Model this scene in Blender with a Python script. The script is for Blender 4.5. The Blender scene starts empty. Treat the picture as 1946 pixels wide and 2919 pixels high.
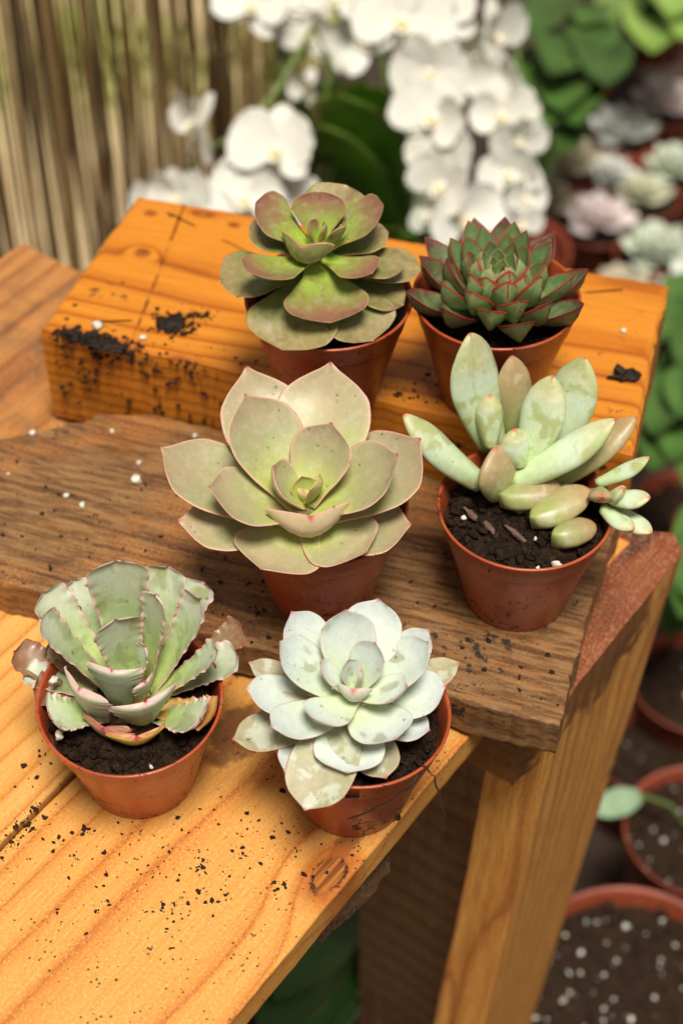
import bpy, bmesh, math, random
from mathutils import Vector, Matrix, noise as mnoise
R = math.radians
SC = bpy.context.scene
COL = SC.collection
# ------------------------------------------------------------------ camera
PITCH = 46.0
cam = bpy.data.cameras.new('camera')
cam_o = bpy.data.objects.new('camera', cam); COL.objects.link(cam_o)
cam_o.location = (0, 0, 0.5164)
cam_o.rotation_euler = (R(90 - PITCH), 0, 0)
cam.sensor_fit = 'VERTICAL'; cam.sensor_height = 36.0
cam.lens = 36.0 * 4840 / 2919
cam.clip_start = 0.02; cam.clip_end = 200
cam.dof.use_dof = True
cam.dof.focus_distance = 0.595
cam.dof.aperture_fstop = 7.0
cam.dof.aperture_blades = 7
SC.camera = cam_o
# ------------------------------------------------------------------ sky, sun, exposure (bright overcast)
SUN_EL, SUN_AZ = 74.0, 165.0          # azimuth clockwise from +Y
world = bpy.data.worlds.new('World'); SC.world = world; world.use_nodes = True
wn = world.node_tree; wn.nodes.clear()
sky = wn.nodes.new('ShaderNodeTexSky'); sky.sky_type = 'NISHITA'; sky.sun_disc = False
sky.sun_elevation = R(SUN_EL); sky.sun_rotation = R(SUN_AZ)
sky.air_density = 1.0; sky.dust_density = 2.0; sky.ozone_density = 1.0
hs = wn.nodes.new('ShaderNodeHueSaturation'); hs.inputs['Saturation'].default_value = 0.12
tint = wn.nodes.new('ShaderNodeMix'); tint.data_type = 'RGBA'; tint.blend_type = 'MULTIPLY'
tint.inputs[0].default_value = 1.0; tint.inputs[7].default_value = (1.0, 0.965, 0.87, 1)
bg = wn.nodes.new('ShaderNodeBackground'); bg.inputs['Strength'].default_value = 0.05
wo = wn.nodes.new('ShaderNodeOutputWorld')
wn.links.new(sky.outputs[0], hs.inputs['Color']); wn.links.new(hs.outputs[0], tint.inputs[6])
wn.links.new(tint.outputs[2], bg.inputs[0]); wn.links.new(bg.outputs[0], wo.inputs[0])
sl = bpy.data.lights.new('sun', 'SUN'); sl.energy = 3.6; sl.angle = R(20); sl.color = (1.0, 0.95, 0.86)
so = bpy.data.objects.new('sun', sl); COL.objects.link(so)
_d = Vector((math.sin(R(SUN_AZ)) * math.cos(R(SUN_EL)), math.cos(R(SUN_AZ)) * math.cos(R(SUN_EL)), math.sin(R(SUN_EL))))
so.rotation_euler = _d.to_track_quat('Z', 'Y').to_euler(); so.location = _d * 3
SC.view_settings.view_transform = 'Standard'; SC.view_settings.look = 'None'
SC.view_settings.gamma = 1.0; SC.view_settings.exposure = 0.40
SC.view_settings.use_curve_mapping = False
SC.render.engine = 'CYCLES'
SC.cycles.max_bounces = 6; SC.cycles.transparent_max_bounces = 8
SC.cycles.use_denoising = True
SC.cycles.sample_clamp_indirect = 6.0

# ------------------------------------------------------------------ helpers
def tag(o, label=None, cat=None, group=None, kind=None):
    if label: o['label'] = label
    if cat: o['category'] = cat
    if group: o['group'] = group
    if kind: o['kind'] = kind
    return o
def empty(name, loc=(0, 0, 0), rot=(0, 0, 0)):
    o = bpy.data.objects.new(name, None); COL.objects.link(o)
    o.location = loc; o.rotation_euler = rot; o.empty_display_size = .01
    return o
def link(name, me, mat=None, parent=None, mtx=None):
    o = bpy.data.objects.new(name, me); COL.objects.link(o)
    if mat is not None and not me.materials: me.materials.append(mat)
    if parent is not None: o.parent = parent
    if mtx is not None: o.matrix_local = mtx
    return o
def mesh(name, vs, fs, smooth=True):
    me = bpy.data.meshes.new(name); me.from_pydata(vs, [], fs); me.update()
    if smooth: me.polygons.foreach_set('use_smooth', [True] * len(me.polygons))
    return me
def attr(me, name, vals):
    a = me.attributes.new(name, 'FLOAT', 'POINT'); a.data.foreach_set('value', vals)
def bm_mesh(name, bm, smooth=True):
    me = bpy.data.meshes.new(name); bm.to_mesh(me); bm.free()
    if smooth: me.polygons.foreach_set('use_smooth', [True] * len(me.polygons))
    return me

class N:
    """small node builder"""
    def __init__(s, name):
        s.m = bpy.data.materials.new(name); s.m.use_nodes = True
        s.t = s.m.node_tree; s.t.nodes.clear()
        s.out = s.t.nodes.new('ShaderNodeOutputMaterial')
        s.p = s.t.nodes.new('ShaderNodeBsdfPrincipled')
        s.t.links.new(s.p.outputs[0], s.out.inputs[0])
    def new(s, k): return s.t.nodes.new('ShaderNode' + k)
    def put(s, sock, v):
        if isinstance(v, bpy.types.NodeSocket): s.t.links.new(v, sock)
        elif isinstance(v, (tuple, list)) and len(v) == 3 and sock.type == 'RGBA': sock.default_value = (*v, 1)
        else: sock.default_value = v
    def math(s, op, a, b=0.0, c=None, clamp=False):
        n = s.new('Math'); n.operation = op; n.use_clamp = clamp
        s.put(n.inputs[0], a); s.put(n.inputs[1], b)
        if c is not None: s.put(n.inputs[2], c)
        return n.outputs[0]
    def vmath(s, op, a, b=(0, 0, 0)):
        n = s.new('VectorMath'); n.operation = op; s.put(n.inputs[0], a); s.put(n.inputs[1], b)
        return n.outputs['Value' if op in ('LENGTH', 'DISTANCE', 'DOT_PRODUCT') else 'Vector']
    def co(s, k='Object'): return s.new('TexCoord').outputs[k]
    def att(s, name):
        n = s.new('Attribute'); n.attribute_name = name; return n.outputs['Fac']
    def rnd(s): return s.new('ObjectInfo').outputs['Random']
    def sep(s, v):
        n = s.new('SeparateXYZ'); s.put(n.inputs[0], v); return n.outputs
    def noise(s, v, scale, detail=3, rough=.55, dist=0, key='Fac'):
        n = s.new('TexNoise'); s.put(n.inputs['Vector'], v); s.put(n.inputs['Scale'], scale)
        n.inputs['Detail'].default_value = detail; n.inputs['Roughness'].default_value = rough
        n.inputs['Distortion'].default_value = dist; return n.outputs[key]
    def voro(s, v, scale, key='Distance', rnd=1.0):
        n = s.new('TexVoronoi'); s.put(n.inputs['Vector'], v); s.put(n.inputs['Scale'], scale)
        n.inputs['Randomness'].default_value = rnd; return n.outputs[key]
    def ramp(s, f, stops, interp='LINEAR'):
        n = s.new('ValToRGB'); cr = n.color_ramp; cr.interpolation = interp
        while len(cr.elements) < len(stops): cr.elements.new(.5)
        for e, (p, c) in zip(cr.elements, stops):
            e.position = p; e.color = (*c, 1) if isinstance(c, (tuple, list)) else (c, c, c, 1)
        s.put(n.inputs[0], f); return n.outputs[0]
    def mix(s, f, a, b, mode='MIX'):
        n = s.new('Mix'); n.data_type = 'RGBA'; n.blend_type = mode
        s.put(n.inputs[0], f); s.put(n.inputs[6], a); s.put(n.inputs[7], b); return n.outputs[2]
    def maprange(s, v, a, b, c=0.0, d=1.0, smooth=True):
        n = s.new('MapRange'); n.interpolation_type = 'SMOOTHSTEP' if smooth else 'LINEAR'
        for i, x in enumerate((v, a, b, c, d)): s.put(n.inputs[i], x)
        return n.outputs[0]
    def bump(s, h, strength=.3, dist=.001, prev=None):
        n = s.new('Bump'); n.inputs['Strength'].default_value = strength; n.inputs['Distance'].default_value = dist
        s.put(n.inputs['Height'], h)
        if prev is not None: s.put(n.inputs['Normal'], prev)
        return n.outputs[0]
    def done(s, color=None, rough=None, normal=None, **kw):
        if color is not None: s.put(s.p.inputs['Base Color'], color)
        if rough is not None: s.put(s.p.inputs['Roughness'], rough)
        if normal is not None: s.put(s.p.inputs['Normal'], normal)
        for k, v in kw.items(): s.put(s.p.inputs[k.replace('_', ' ')], v)
        return s.m

# ------------------------------------------------------------------ materials
SOIL_C = (.012, .008, .006)
def wood(name, light, mid, dark, y0=.02, z0=-.09, ringf=170, wob=.012, dirt=0.0, dirt_c=SOIL_C, dirt_scale=90,
         grey=0.0, grey_c=(.10, .07, .045), wet=0.0, rough=.5, knots=(), fibre=.5, speck=0.0, saw=None, porew=.28, stain=()):
    """solid timber: growth rings round a pith line parallel to local x, fibres along x, knots, stains"""
    n = N(name); co = n.co()
    x, y, z = n.sep(co)
    st = n.new('Mapping'); st.inputs['Scale'].default_value = (.16, 1, 1); n.put(st.inputs[0], co)
    w1 = n.noise(st.outputs[0], 14, 3, .5); w2 = n.noise(st.outputs[0], 60, 2, .5)
    yy = n.math('SUBTRACT', y, y0); zz = n.math('SUBTRACT', z, z0)
    r = n.math('SQRT', n.math('ADD', n.math('MULTIPLY', yy, yy), n.math('MULTIPLY', zz, zz)))
    r = n.math('ADD', r, n.math('MULTIPLY', w1, wob)); r = n.math('ADD', r, n.math('MULTIPLY', w2, .0022))
    kd = []
    for (kx, ky, kr, kl) in knots:
        dx = n.math('DIVIDE', n.math('SUBTRACT', x, kx), kl)
        dy = n.math('SUBTRACT', y, ky)
        d2 = n.math('ADD', n.math('MULTIPLY', dx, dx), n.math('MULTIPLY', dy, dy))
        g = n.math('POWER', 2.718, n.math('DIVIDE', n.math('MULTIPLY', d2, -1.0), (kr * 2.6) ** 2))
        r = n.math('ADD', r, n.math('MULTIPLY', g, kr * 2.2))
        kd.append((n.math('DIVIDE', n.math('SQRT', d2), kr), kr))
    ph = n.math('FRACT', n.math('MULTIPLY', r, ringf))
    c = n.ramp(ph, [(0, mid), (.12, light), (.55, light), (.84, mid), (.94, dark), (1, mid)])
    fs = n.new('Mapping'); fs.inputs['Scale'].default_value = (.035, 1, 1); n.put(fs.inputs[0], co)
    fib = n.noise(fs.outputs[0], 900, 3, .6)
    c = n.mix(n.math('MULTIPLY', n.maprange(fib, .38, .64), fibre), c, n.mix(.6, mid, dark))
    pore = n.noise(co, 900, 2, .6)
    c = n.mix(n.maprange(pore, .45, .75, 0, porew), c, n.mix(.6, light, (1, .85, .6)))
    blot = n.noise(st.outputs[0], 22, 4, .6)
    c = n.mix(n.maprange(blot, .45, .75, 0, .45), c, mid)
    for (sx, sy, sr, sk) in stain:
        dd = n.math('SQRT', n.math('ADD', n.math('POWER', n.math('DIVIDE', n.math('SUBTRACT', x, sx), sk), 2.0), n.math('POWER', n.math('SUBTRACT', y, sy), 2.0)))
        dd = n.math('ADD', n.math('DIVIDE', dd, sr), n.math('MULTIPLY', n.math('SUBTRACT', n.noise(co, 120, 4, .6), .5), 1.6))
        c = n.mix(n.math('MULTIPLY', n.maprange(dd, 1.15, .7), .8), c, n.mix(.35, (.16, .055, .018), (.03, .016, .01)))
    if grey:
        gm = n.noise(co, 26, 5, .62, .6); gf = n.noise(fs.outputs[0], 420, 3, .6)
        gmask = n.math('ADD', n.maprange(gm, .5 - grey * .35, .72 - grey * .35), n.math('MULTIPLY', n.math('SUBTRACT', gf, .5), 1.1), clamp=True)
        mot = n.noise(n.vmath('MULTIPLY', co, (.14, 1, 1)), 420, 5, .72)
        gc = n.mix(n.maprange(mot, .40, .60), n.mix(.75, grey_c, (.012, .008, .006)), n.mix(.3, grey_c, (.40, .25, .12)))
        c = n.mix(n.math('MULTIPLY', gmask, .68), c, gc)
    for d, kr in kd:
        kn = n.math('ADD', d, n.math('MULTIPLY', n.math('SUBTRACT', n.noise(co, 170, 4, .65), .3), 1.0))
        halo = n.maprange(kn, 2.7, 1.1); c = n.mix(n.math('MULTIPLY', halo, .9), c, n.mix(.45, dark, (.25, .045, .008)))
        core = n.maprange(kn, 1.25, 1.05); c = n.mix(n.math('MULTIPLY', core, .85), c, n.mix(n.maprange(n.noise(fs.outputs[0], 500), .42, .58), (.40, .14, .022), (.13, .035, .008)))
        crack = n.math('MULTIPLY', n.math('MULTIPLY', n.maprange(kn, 1.06, 1.16), n.maprange(kn, 1.36, 1.18)), n.maprange(n.noise(co, 130, 3), .42, .56)); c = n.mix(n.math('MULTIPLY', crack, .9), c, (.02, .009, .005))
    if saw:
        (ax, ay), (bx_, by_) = saw; kk = (bx_ - ax) / (by_ - ay)
        dl = n.math('ABSOLUTE', n.math('SUBTRACT', n.math('SUBTRACT', x, ax), n.math('MULTIPLY', n.math('SUBTRACT', y, ay), kk)))
        c = n.mix(n.math('MULTIPLY', n.maprange(dl, .0013, .0001), n.math('MULTIPLY', n.maprange(n.noise(co, 120, 3), .35, .65), n.math('GREATER_THAN', z, .045))), c, n.mix(.6, dark, (.03, .012, .004)))
    hgt = n.math('ADD', n.math('MULTIPLY', fib, .6), n.math('MULTIPLY', ph, -.35))
    ro = n.math('ADD', rough - .12 - wet * .12, n.math('MULTIPLY', n.noise(co, 60, 3), .3))
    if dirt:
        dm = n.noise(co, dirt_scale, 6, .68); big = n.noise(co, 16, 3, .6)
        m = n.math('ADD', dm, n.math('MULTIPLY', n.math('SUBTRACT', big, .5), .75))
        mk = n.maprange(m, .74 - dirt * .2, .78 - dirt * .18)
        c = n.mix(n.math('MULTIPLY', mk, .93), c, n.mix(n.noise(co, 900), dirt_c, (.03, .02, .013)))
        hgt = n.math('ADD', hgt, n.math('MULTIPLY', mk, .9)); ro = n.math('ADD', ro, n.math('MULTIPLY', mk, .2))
    if speck:
        v = n.voro(co, 420); sel = n.noise(co, 55, 3, .6)
        sm = n.math('MULTIPLY', n.maprange(v, .24, .15), n.maprange(sel, .62 - speck * .14, .7 - speck * .14))
        c = n.mix(n.math('MULTIPLY', sm, .85), c, (.02, .011, .006))
    b = n.bump(hgt, .35, .0006)
    n.p.inputs['Coat Weight'].default_value = wet * .3; n.p.inputs['Coat Roughness'].default_value = .2
    n.p.inputs['Specular IOR Level'].default_value = .28
    return n.done(c, ro, b)

def leaf_mat(name, base, mid, tip, edge, edge_mm=.8, edge_w=.9, blotch=None, blotch_t=(.5, .62), blotch_s=140, blotch_w=.7,
             spots=None, spot_s=260, spot_t=.2, patch=1, under=None, rough=.38, sss=.12, bloom=.5, tipred=None, coat=0.0, keelc=None, dirt=.5, tipr=1.9):
    n = N(name); co = n.co(); rd = n.rnd()
    al = n.att('along'); di = n.att('dist'); un = n.att('under')
    off = n.new('Combine' + 'XYZ'); n.put(off.inputs[0], n.math('MULTIPLY', rd, 3.1)); n.put(off.inputs[1], n.math('MULTIPLY', rd, 7.7))
    p = n.vmath('ADD', co, off.outputs[0])
    aj = n.math('ADD', al, n.math('MULTIPLY', n.math('SUBTRACT', n.noise(p, 90, 3), .5), .35))
    c = n.ramp(aj, [(.08, base), (.32, n_mix3(base, mid, .3)), (.58, mid), (.88, tip)])
    st = n.noise(p, 330, 4, .65)
    c = n.mix(n.maprange(st, .42, .7, 0, .12), c, n.mix(.5, base, (.02, .04, .01)))
    c = n.mix(n.maprange(st, .55, .3, 0, .12), c, n.mix(.6, mid, (1, 1, .9)))
    if blotch:
        bm_ = n.noise(p, blotch_s, 4, .55, .4)
        c = n.mix(n.math('MULTIPLY', n.maprange(bm_, *blotch_t), blotch_w), c, blotch)
    if spots:
        v = n.voro(n.vmath('ADD', p, n.vmath('MULTIPLY', n.noise(p, 300, 2, key='Color'), (.002, .002, .002))), spot_s)
        sel = n.noise(p, 70, 2); rr = n.math('MULTIPLY', spot_t, n.maprange(sel, .42, .72))
        m = n.math('LESS_THAN', v, rr)
        bs = n.noise(p, 75, 2, .45, .3)
        if patch: m = n.math('MAXIMUM', m, n.maprange(bs, .63, .70))
        c = n.mix(n.math('MULTIPLY', m, .7), c, spots)
    hv = n.new('HueSaturation'); n.put(hv.inputs['Value'], n.math('ADD', .9, n.math('MULTIPLY', rd, .2))); n.put(hv.inputs['Color'], c); c = hv.outputs[0]
    if under: c = n.mix(un, c, n.mix(n.maprange(st, .4, .65), under, n.mix(.5, under, mid)))
    ej = n.math('ADD', di, n.math('MULTIPLY', n.math('SUBTRACT', n.noise(p, 260, 3), .5), edge_mm * .9))
    c = n.mix(n.math('MULTIPLY', n.maprange(ej, edge_mm, edge_mm * .25), edge_w), c, edge)
    if keelc: c = n.mix(n.math('MULTIPLY', n.math('MULTIPLY', un, n.maprange(n.att('mids'), .55, .15)), n.maprange(n.noise(p, 200, 2), .4, .55)), c, keelc)
    dv = n.voro(p, 620); ds = n.maprange(n.noise(p, 110, 3), .5, .66)
    c = n.mix(n.math('MULTIPLY', n.math('MULTIPLY', n.maprange(dv, .16, .08), ds), dirt), c, (.05, .03, .015))
    if tipred: c = n.mix(n.maprange(n.att('tipd'), tipr, .2), c, tipred)
    hb = n.math('ADD', st, n.math('MULTIPLY', n.noise(p, 1600, 2), .35))
    ro = n.math('ADD', rough - .1, n.math('MULTIPLY', n.noise(p, 180, 3), .22))
    n.p.inputs['Subsurface Weight'].default_value = sss; n.p.inputs['Subsurface Scale'].default_value = .003
    n.p.inputs['Subsurface Radius'].default_value = (1, .8, .35)
    n.p.inputs['Coat Weight'].default_value = coat; n.p.inputs['Coat Roughness'].default_value = .12
    return n.done(c, ro, n.bump(hb, .18, .0005))

def plastic(name, col, specks=.5, rough=.30):
    n = N(name); co = n.co(); rd = n.rnd()
    v = n.noise(co, 45, 4, .6)
    c = n.mix(n.maprange(v, .35, .7), col, tuple(k * .72 for k in col))
    z = n.sep(co)[2]
    d = n.math('ADD', n.noise(co, 330, 4, .65), n.math('MULTIPLY', n.math('SUBTRACT', n.noise(co, 38, 2), .5), .55))
    m = n.maprange(d, .735 - specks * .05, .76 - specks * .05)
    c = n.mix(n.math('MULTIPLY', m, .9), c, (.02, .012, .008))
    film = n.noise(n.vmath('MULTIPLY', co, (1, 1, .3)), 95, 5, .65)
    c = n.mix(n.maprange(film, .5, .75, 0, .4), c, (.46, .20, .11))
    mud = n.noise(n.vmath('ADD', co, n.vmath('MULTIPLY', n.new('ObjectInfo').outputs['Location'], (9, 9, 9))), 60, 5, .7)
    c = n.mix(n.maprange(mud, .56, .72, 0, .75), c, (.10, .035, .016))
    ro = n.math('ADD', n.math('ADD', rough - .08, n.math('MULTIPLY', v, .2)), n.math('MULTIPLY', m, .3))
    n.p.inputs['Subsurface Weight'].default_value = .06; n.p.inputs['Subsurface Scale'].default_value = .003
    return n.done(c, ro, n.bump(n.math('ADD', m, n.math('MULTIPLY', v, .2)), .3, .0004))

def soil_mat(name, a=(.013, .007, .004), b=(.10, .052, .024), big=0):
    n = N(name); co = n.co()
    f = n.noise(co, 420, 5, .7); g = n.noise(co, 90, 3, .6)
    c = n.ramp(f, [(.36, a), (.55, n_mix3(a, b, .35)), (.72, b)])
    c = n.mix(n.maprange(g, .55, .75, 0, .6), c, n_mix3(a, b, .6))
    if big: c = n.mix(n.maprange(n.noise(co, big, 4, .65), .42, .6), c, n.mix(n.noise(co, big * 2), (.008, .005, .003), (.10, .055, .03)))
    return n.done(c, n.math('ADD', .35, n.math('MULTIPLY', f, .55)), n.bump(n.math('ADD', f, n.noise(co, 1500, 2)), 1.0, .003))
def n_mix3(a, b, t): return tuple(x * (1 - t) + y * t for x, y in zip(a, b))
def flat(name, a, b, scale, rough=.5, sss=0.0, bs=.3, bd=.001, var=.0, transl=0):
    n = N(name); co = n.co()
    f = n.noise(co, scale, 4, .6); c = n.mix(n.maprange(f, .35, .68), a, b)
    if var:
        h = n.new('HueSaturation'); n.put(h.inputs['Color'], c); n.put(h.inputs['Value'], n.math('ADD', 1 - var, n.math('MULTIPLY', n.rnd(), 2 * var))); c = h.outputs[0]
    if sss: n.p.inputs['Subsurface Weight'].default_value = sss; n.p.inputs['Subsurface Scale'].default_value = .004
    m = n.done(c, rough, n.bump(f, bs, bd))
    if transl:
        t = n.new('BsdfTranslucent'); n.put(t.inputs[0], c); mx = n.new('MixShader'); mx.inputs[0].default_value = transl
        n.t.links.new(n.p.outputs[0], mx.inputs[1]); n.t.links.new(t.outputs[0], mx.inputs[2]); n.t.links.new(mx.outputs[0], n.out.inputs[0])
    return m
M = {}
M['plank'] = wood('pine_light', (.64, .305, .062), (.58, .225, .034), (.43, .125, .012), y0=.03, z0=-.055, ringf=115, wob=.02, knots=((.0, .0, .0052, 1.6),), rough=.55, wet=.3, fibre=.35, speck=.8, dirt=.06, dirt_scale=140, stain=((.030, .063, .011, 1.5), (.034, .012, .006, 1.6), (.012, .002, .004, 2.2)))
M['plank_b'] = wood('pine_light_b', (.66, .335, .08), (.58, .25, .042), (.45, .14, .017), y0=.07, z0=-.06, ringf=120, wob=.018, rough=.55, wet=.25, fibre=.3, dirt=.05)
M['plank_c'] = wood('pine_brown', (.46, .19, .045), (.36, .125, .024), (.18, .055, .012), y0=.0, z0=-.05, ringf=120, rough=.5, dirt=.22, grey=.08)
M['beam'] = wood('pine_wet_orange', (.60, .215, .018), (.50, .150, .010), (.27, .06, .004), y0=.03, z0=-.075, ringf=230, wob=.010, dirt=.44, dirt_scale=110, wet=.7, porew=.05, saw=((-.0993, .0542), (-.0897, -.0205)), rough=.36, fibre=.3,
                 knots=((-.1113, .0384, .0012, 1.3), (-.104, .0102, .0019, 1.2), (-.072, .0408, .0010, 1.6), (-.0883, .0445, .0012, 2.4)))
M['board'] = wood('weathered_board', (.38, .155, .034), (.25, .080, .015), (.07, .022, .006), y0=.02, z0=-.05, ringf=260, wob=.008, dirt=.34, dirt_scale=190, grey=.45, grey_c=(.17, .092, .038), wet=.4, rough=.48, fibre=.8)
M['post'] = wood('split_post', (.68, .32, .066), (.56, .21, .034), (.28, .08, .012), y0=.01, z0=.045, ringf=120, wob=.03, rough=.55, wet=.1, fibre=.6, stain=((-.012, .0, .022, 1.3), (-.14, .03, .012, 3.0)))
M['post_top'] = wood('red_end_grain', (.26, .075, .025), (.19, .045, .016), (.055, .016, .008), y0=.0, z0=-.09, ringf=110, wob=.02, rough=.42, wet=.5, fibre=.6, dirt=.12)
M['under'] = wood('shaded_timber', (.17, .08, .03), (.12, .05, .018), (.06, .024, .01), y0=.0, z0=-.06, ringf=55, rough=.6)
M['pot'] = plastic('terracotta_plastic', (.42, .075, .022), 1.7)
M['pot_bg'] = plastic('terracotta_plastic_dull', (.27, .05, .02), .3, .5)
M['soil'] = soil_mat('potting_soil')
M['soil_bg'] = soil_mat('potting_soil_brown', (.03, .015, .008), (.12, .062, .033), 75)
M['crumb'] = flat('wet_soil_crumb', (.008, .005, .0035), (.030, .016, .009), 700, .6, 0, .5, .001)
for _k in ('crumb', 'soil', 'soil_bg'): M[_k].node_tree.nodes['Principled BSDF'].inputs['Specular IOR Level'].default_value = .22
M['perlite'] = flat('perlite', (.74, .70, .61), (.50, .44, .35), 600, .85, .2, .6, .0008)
M['root'] = flat('dry_root', (.035, .016, .009), (.012, .007, .005), 900, .7)
M['bark'] = flat('bark_chip', (.16, .085, .06), (.06, .03, .02), 500, .6)
M['L1'] = leaf_mat('leaf_green_bronze', (.34, .50, .04), (.26, .28, .06), (.28, .115, .075), (.54, .30, .14), .55, .8, blotch=(.23, .10, .06), blotch_t=(.5, .68), blotch_w=.5, under=(.16, .16, .05), rough=.3, coat=.4, spots=(.30, .22, .14), spot_s=330, spot_t=.12, patch=0)
M['L1o'] = leaf_mat('leaf_olive_outer', (.10, .20, .025), (.19, .22, .05), (.29, .22, .09), (.48, .27, .11), .5, .7, blotch=(.17, .10, .05), blotch_t=(.52, .68), blotch_w=.6, under=(.15, .15, .05), rough=.32, coat=.15)
M['L2'] = leaf_mat('leaf_dark_red_edged', (.22, .31, .09), (.10, .185, .05), (.12, .20, .065), (.36, .014, .024), .75, .95, blotch=(.17, .26, .12), blotch_t=(.5, .68), under=(.26, .34, .13), rough=.4, tipred=(.30, .02, .03), keelc=(.30, .02, .03), tipr=1.2)
M['L2c'] = leaf_mat('leaf_green_heart', (.26, .36, .10), (.17, .27, .075), (.19, .29, .10), (.46, .27, .17), .35, .8, under=(.27, .36, .14), rough=.4, tipred=(.34, .04, .04), tipr=.8)
M['L2o'] = leaf_mat('leaf_maroon_outer', (.12, .17, .06), (.11, .15, .05), (.10, .085, .04), (.20, .014, .022), 1.1, .95, blotch=(.11, .02, .025), blotch_t=(.5, .66), blotch_w=.7, under=(.17, .19, .075), rough=.42, tipred=(.16, .02, .02), keelc=(.16, .012, .02))
M['L3'] = leaf_mat('leaf_olive_pink', (.43, .50, .10), (.345, .34, .16), (.38, .30, .18), (.68, .35, .26), 1.2, .8, blotch=(.42, .32, .17), blotch_t=(.45, .7), blotch_s=60, under=(.54, .40, .24), rough=.48, coat=.05, tipred=(.5, .12, .08), spots=(.52, .47, .26), spot_s=500, spot_t=.1, patch=0)
M['L3c'] = leaf_mat('leaf_olive_young', (.46, .56, .08), (.47, .53, .11), (.54, .50, .17), (.66, .46, .24), .6, .8, under=(.50, .40, .20), rough=.38, tipred=(.5, .2, .12))
M['L4'] = leaf_mat('leaf_mint_bloom', (.48, .60, .30), (.56, .66, .48), (.50, .48, .25), (.44, .46, .20), .7, .35, blotch=(.39, .42, .16), blotch_t=(.53, .61), blotch_s=85, blotch_w=.85, spots=(.36, .44, .18), spot_s=230, spot_t=.22, under=(.44, .42, .22), rough=.46, sss=.2, tipred=(.55, .14, .10))
M['L4g'] = leaf_mat('leaf_tan_olive', (.30, .34, .10), (.36, .29, .13), (.40, .27, .13), (.40, .27, .13), .5, .3, blotch=(.50, .47, .34), blotch_t=(.58, .66), blotch_s=110, blotch_w=.6, under=(.34, .25, .10), rough=.46, sss=.15, coat=.05, tipred=(.5, .12, .09))
M['L5'] = leaf_mat('leaf_bluegreen_pink_frill', (.44, .56, .15), (.37, .46, .22), (.47, .50, .37), (.70, .37, .37), 1.15, .85, blotch=(.25, .29, .12), blotch_t=(.52, .64), blotch_s=100, blotch_w=.6, spots=(.28, .28, .10), spot_s=240, spot_t=.15, under=(.44, .45, .33), rough=.46, tipred=(.45, .03, .05), coat=.0, tipr=1.1)
M['L5d'] = leaf_mat('leaf_brown_frill', (.25, .28, .10), (.26, .20, .10), (.24, .12, .06), (.36, .10, .06), 1.1, .85, blotch=(.38, .36, .30), blotch_t=(.56, .64), blotch_s=120, blotch_w=.7, under=(.36, .25, .11), rough=.36, tipred=(.35, .03, .04), coat=.15)
M['L5y'] = leaf_mat('leaf_yellow_frill', (.52, .36, .08), (.56, .34, .07), (.50, .24, .05), (.50, .16, .08), .8, .8, under=(.58, .36, .075), rough=.4, tipred=(.4, .05, .04))
M['L6'] = leaf_mat('leaf_pale_ice', (.55, .65, .37), (.56, .63, .53), (.55, .60, .57), (.72, .46, .37), .45, .75, spots=(.30, .31, .18), spot_s=270, spot_t=.27, under=(.55, .50, .38), rough=.58, sss=.15, tipred=(.62, .18, .16))
M['L6d'] = leaf_mat('leaf_grey_outer', (.35, .38, .22), (.36, .34, .20), (.36, .31, .18), (.55, .33, .19), .6, .75, blotch=(.52, .56, .46), blotch_t=(.5, .58), blotch_s=120, blotch_w=.65, spots=(.28, .26, .15), spot_s=260, spot_t=.2, under=(.42, .35, .20), rough=.5, coat=.0, tipred=(.5, .15, .12))
M['reed'] = None
# ------------------------------------------------------------------ setting
GZ = -0.55
rng = random.Random(7)
def ground_mat():
    n = N('ground'); co = n.co(); f = n.noise(co, 14, 6, .65); g = n.noise(co, 2.2, 4, .6); y = n.sep(co)[1]
    c = n.ramp(f, [(.3, (.012, .008, .005)), (.55, (.04, .022, .013)), (.75, (.08, .046, .027))])
    tan = n.ramp(f, [(.3, (.40, .28, .14)), (.7, (.62, .47, .27))])
    grs = n.ramp(f, [(.3, (.22, .23, .05)), (.7, (.42, .44, .11))])
    far = n.mix(n.math('MULTIPLY', n.maprange(g, .45, .55), n.maprange(y, 1.55, 1.85)), tan, grs)
    x = n.sep(co)[0]
    edge = n.math('ADD', n.math('SUBTRACT', y, 1.22), n.math('MULTIPLY', n.math('ADD', x, .2), -3.0))
    c = n.mix(n.maprange(edge, -.03, .12), c, far)
    return n.done(c, .85, n.bump(f, .6, .01))
S = 90
gv = [(-S, -S, GZ), (S, -S, GZ), (S, S, GZ), (-S, S, GZ)]
g = link('ground', mesh('ground', gv, [(0, 1, 2, 3)]), ground_mat()); tag(g, 'dark wet soil ground turning to tan earth and grass behind', 'ground', kind='structure')

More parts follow.
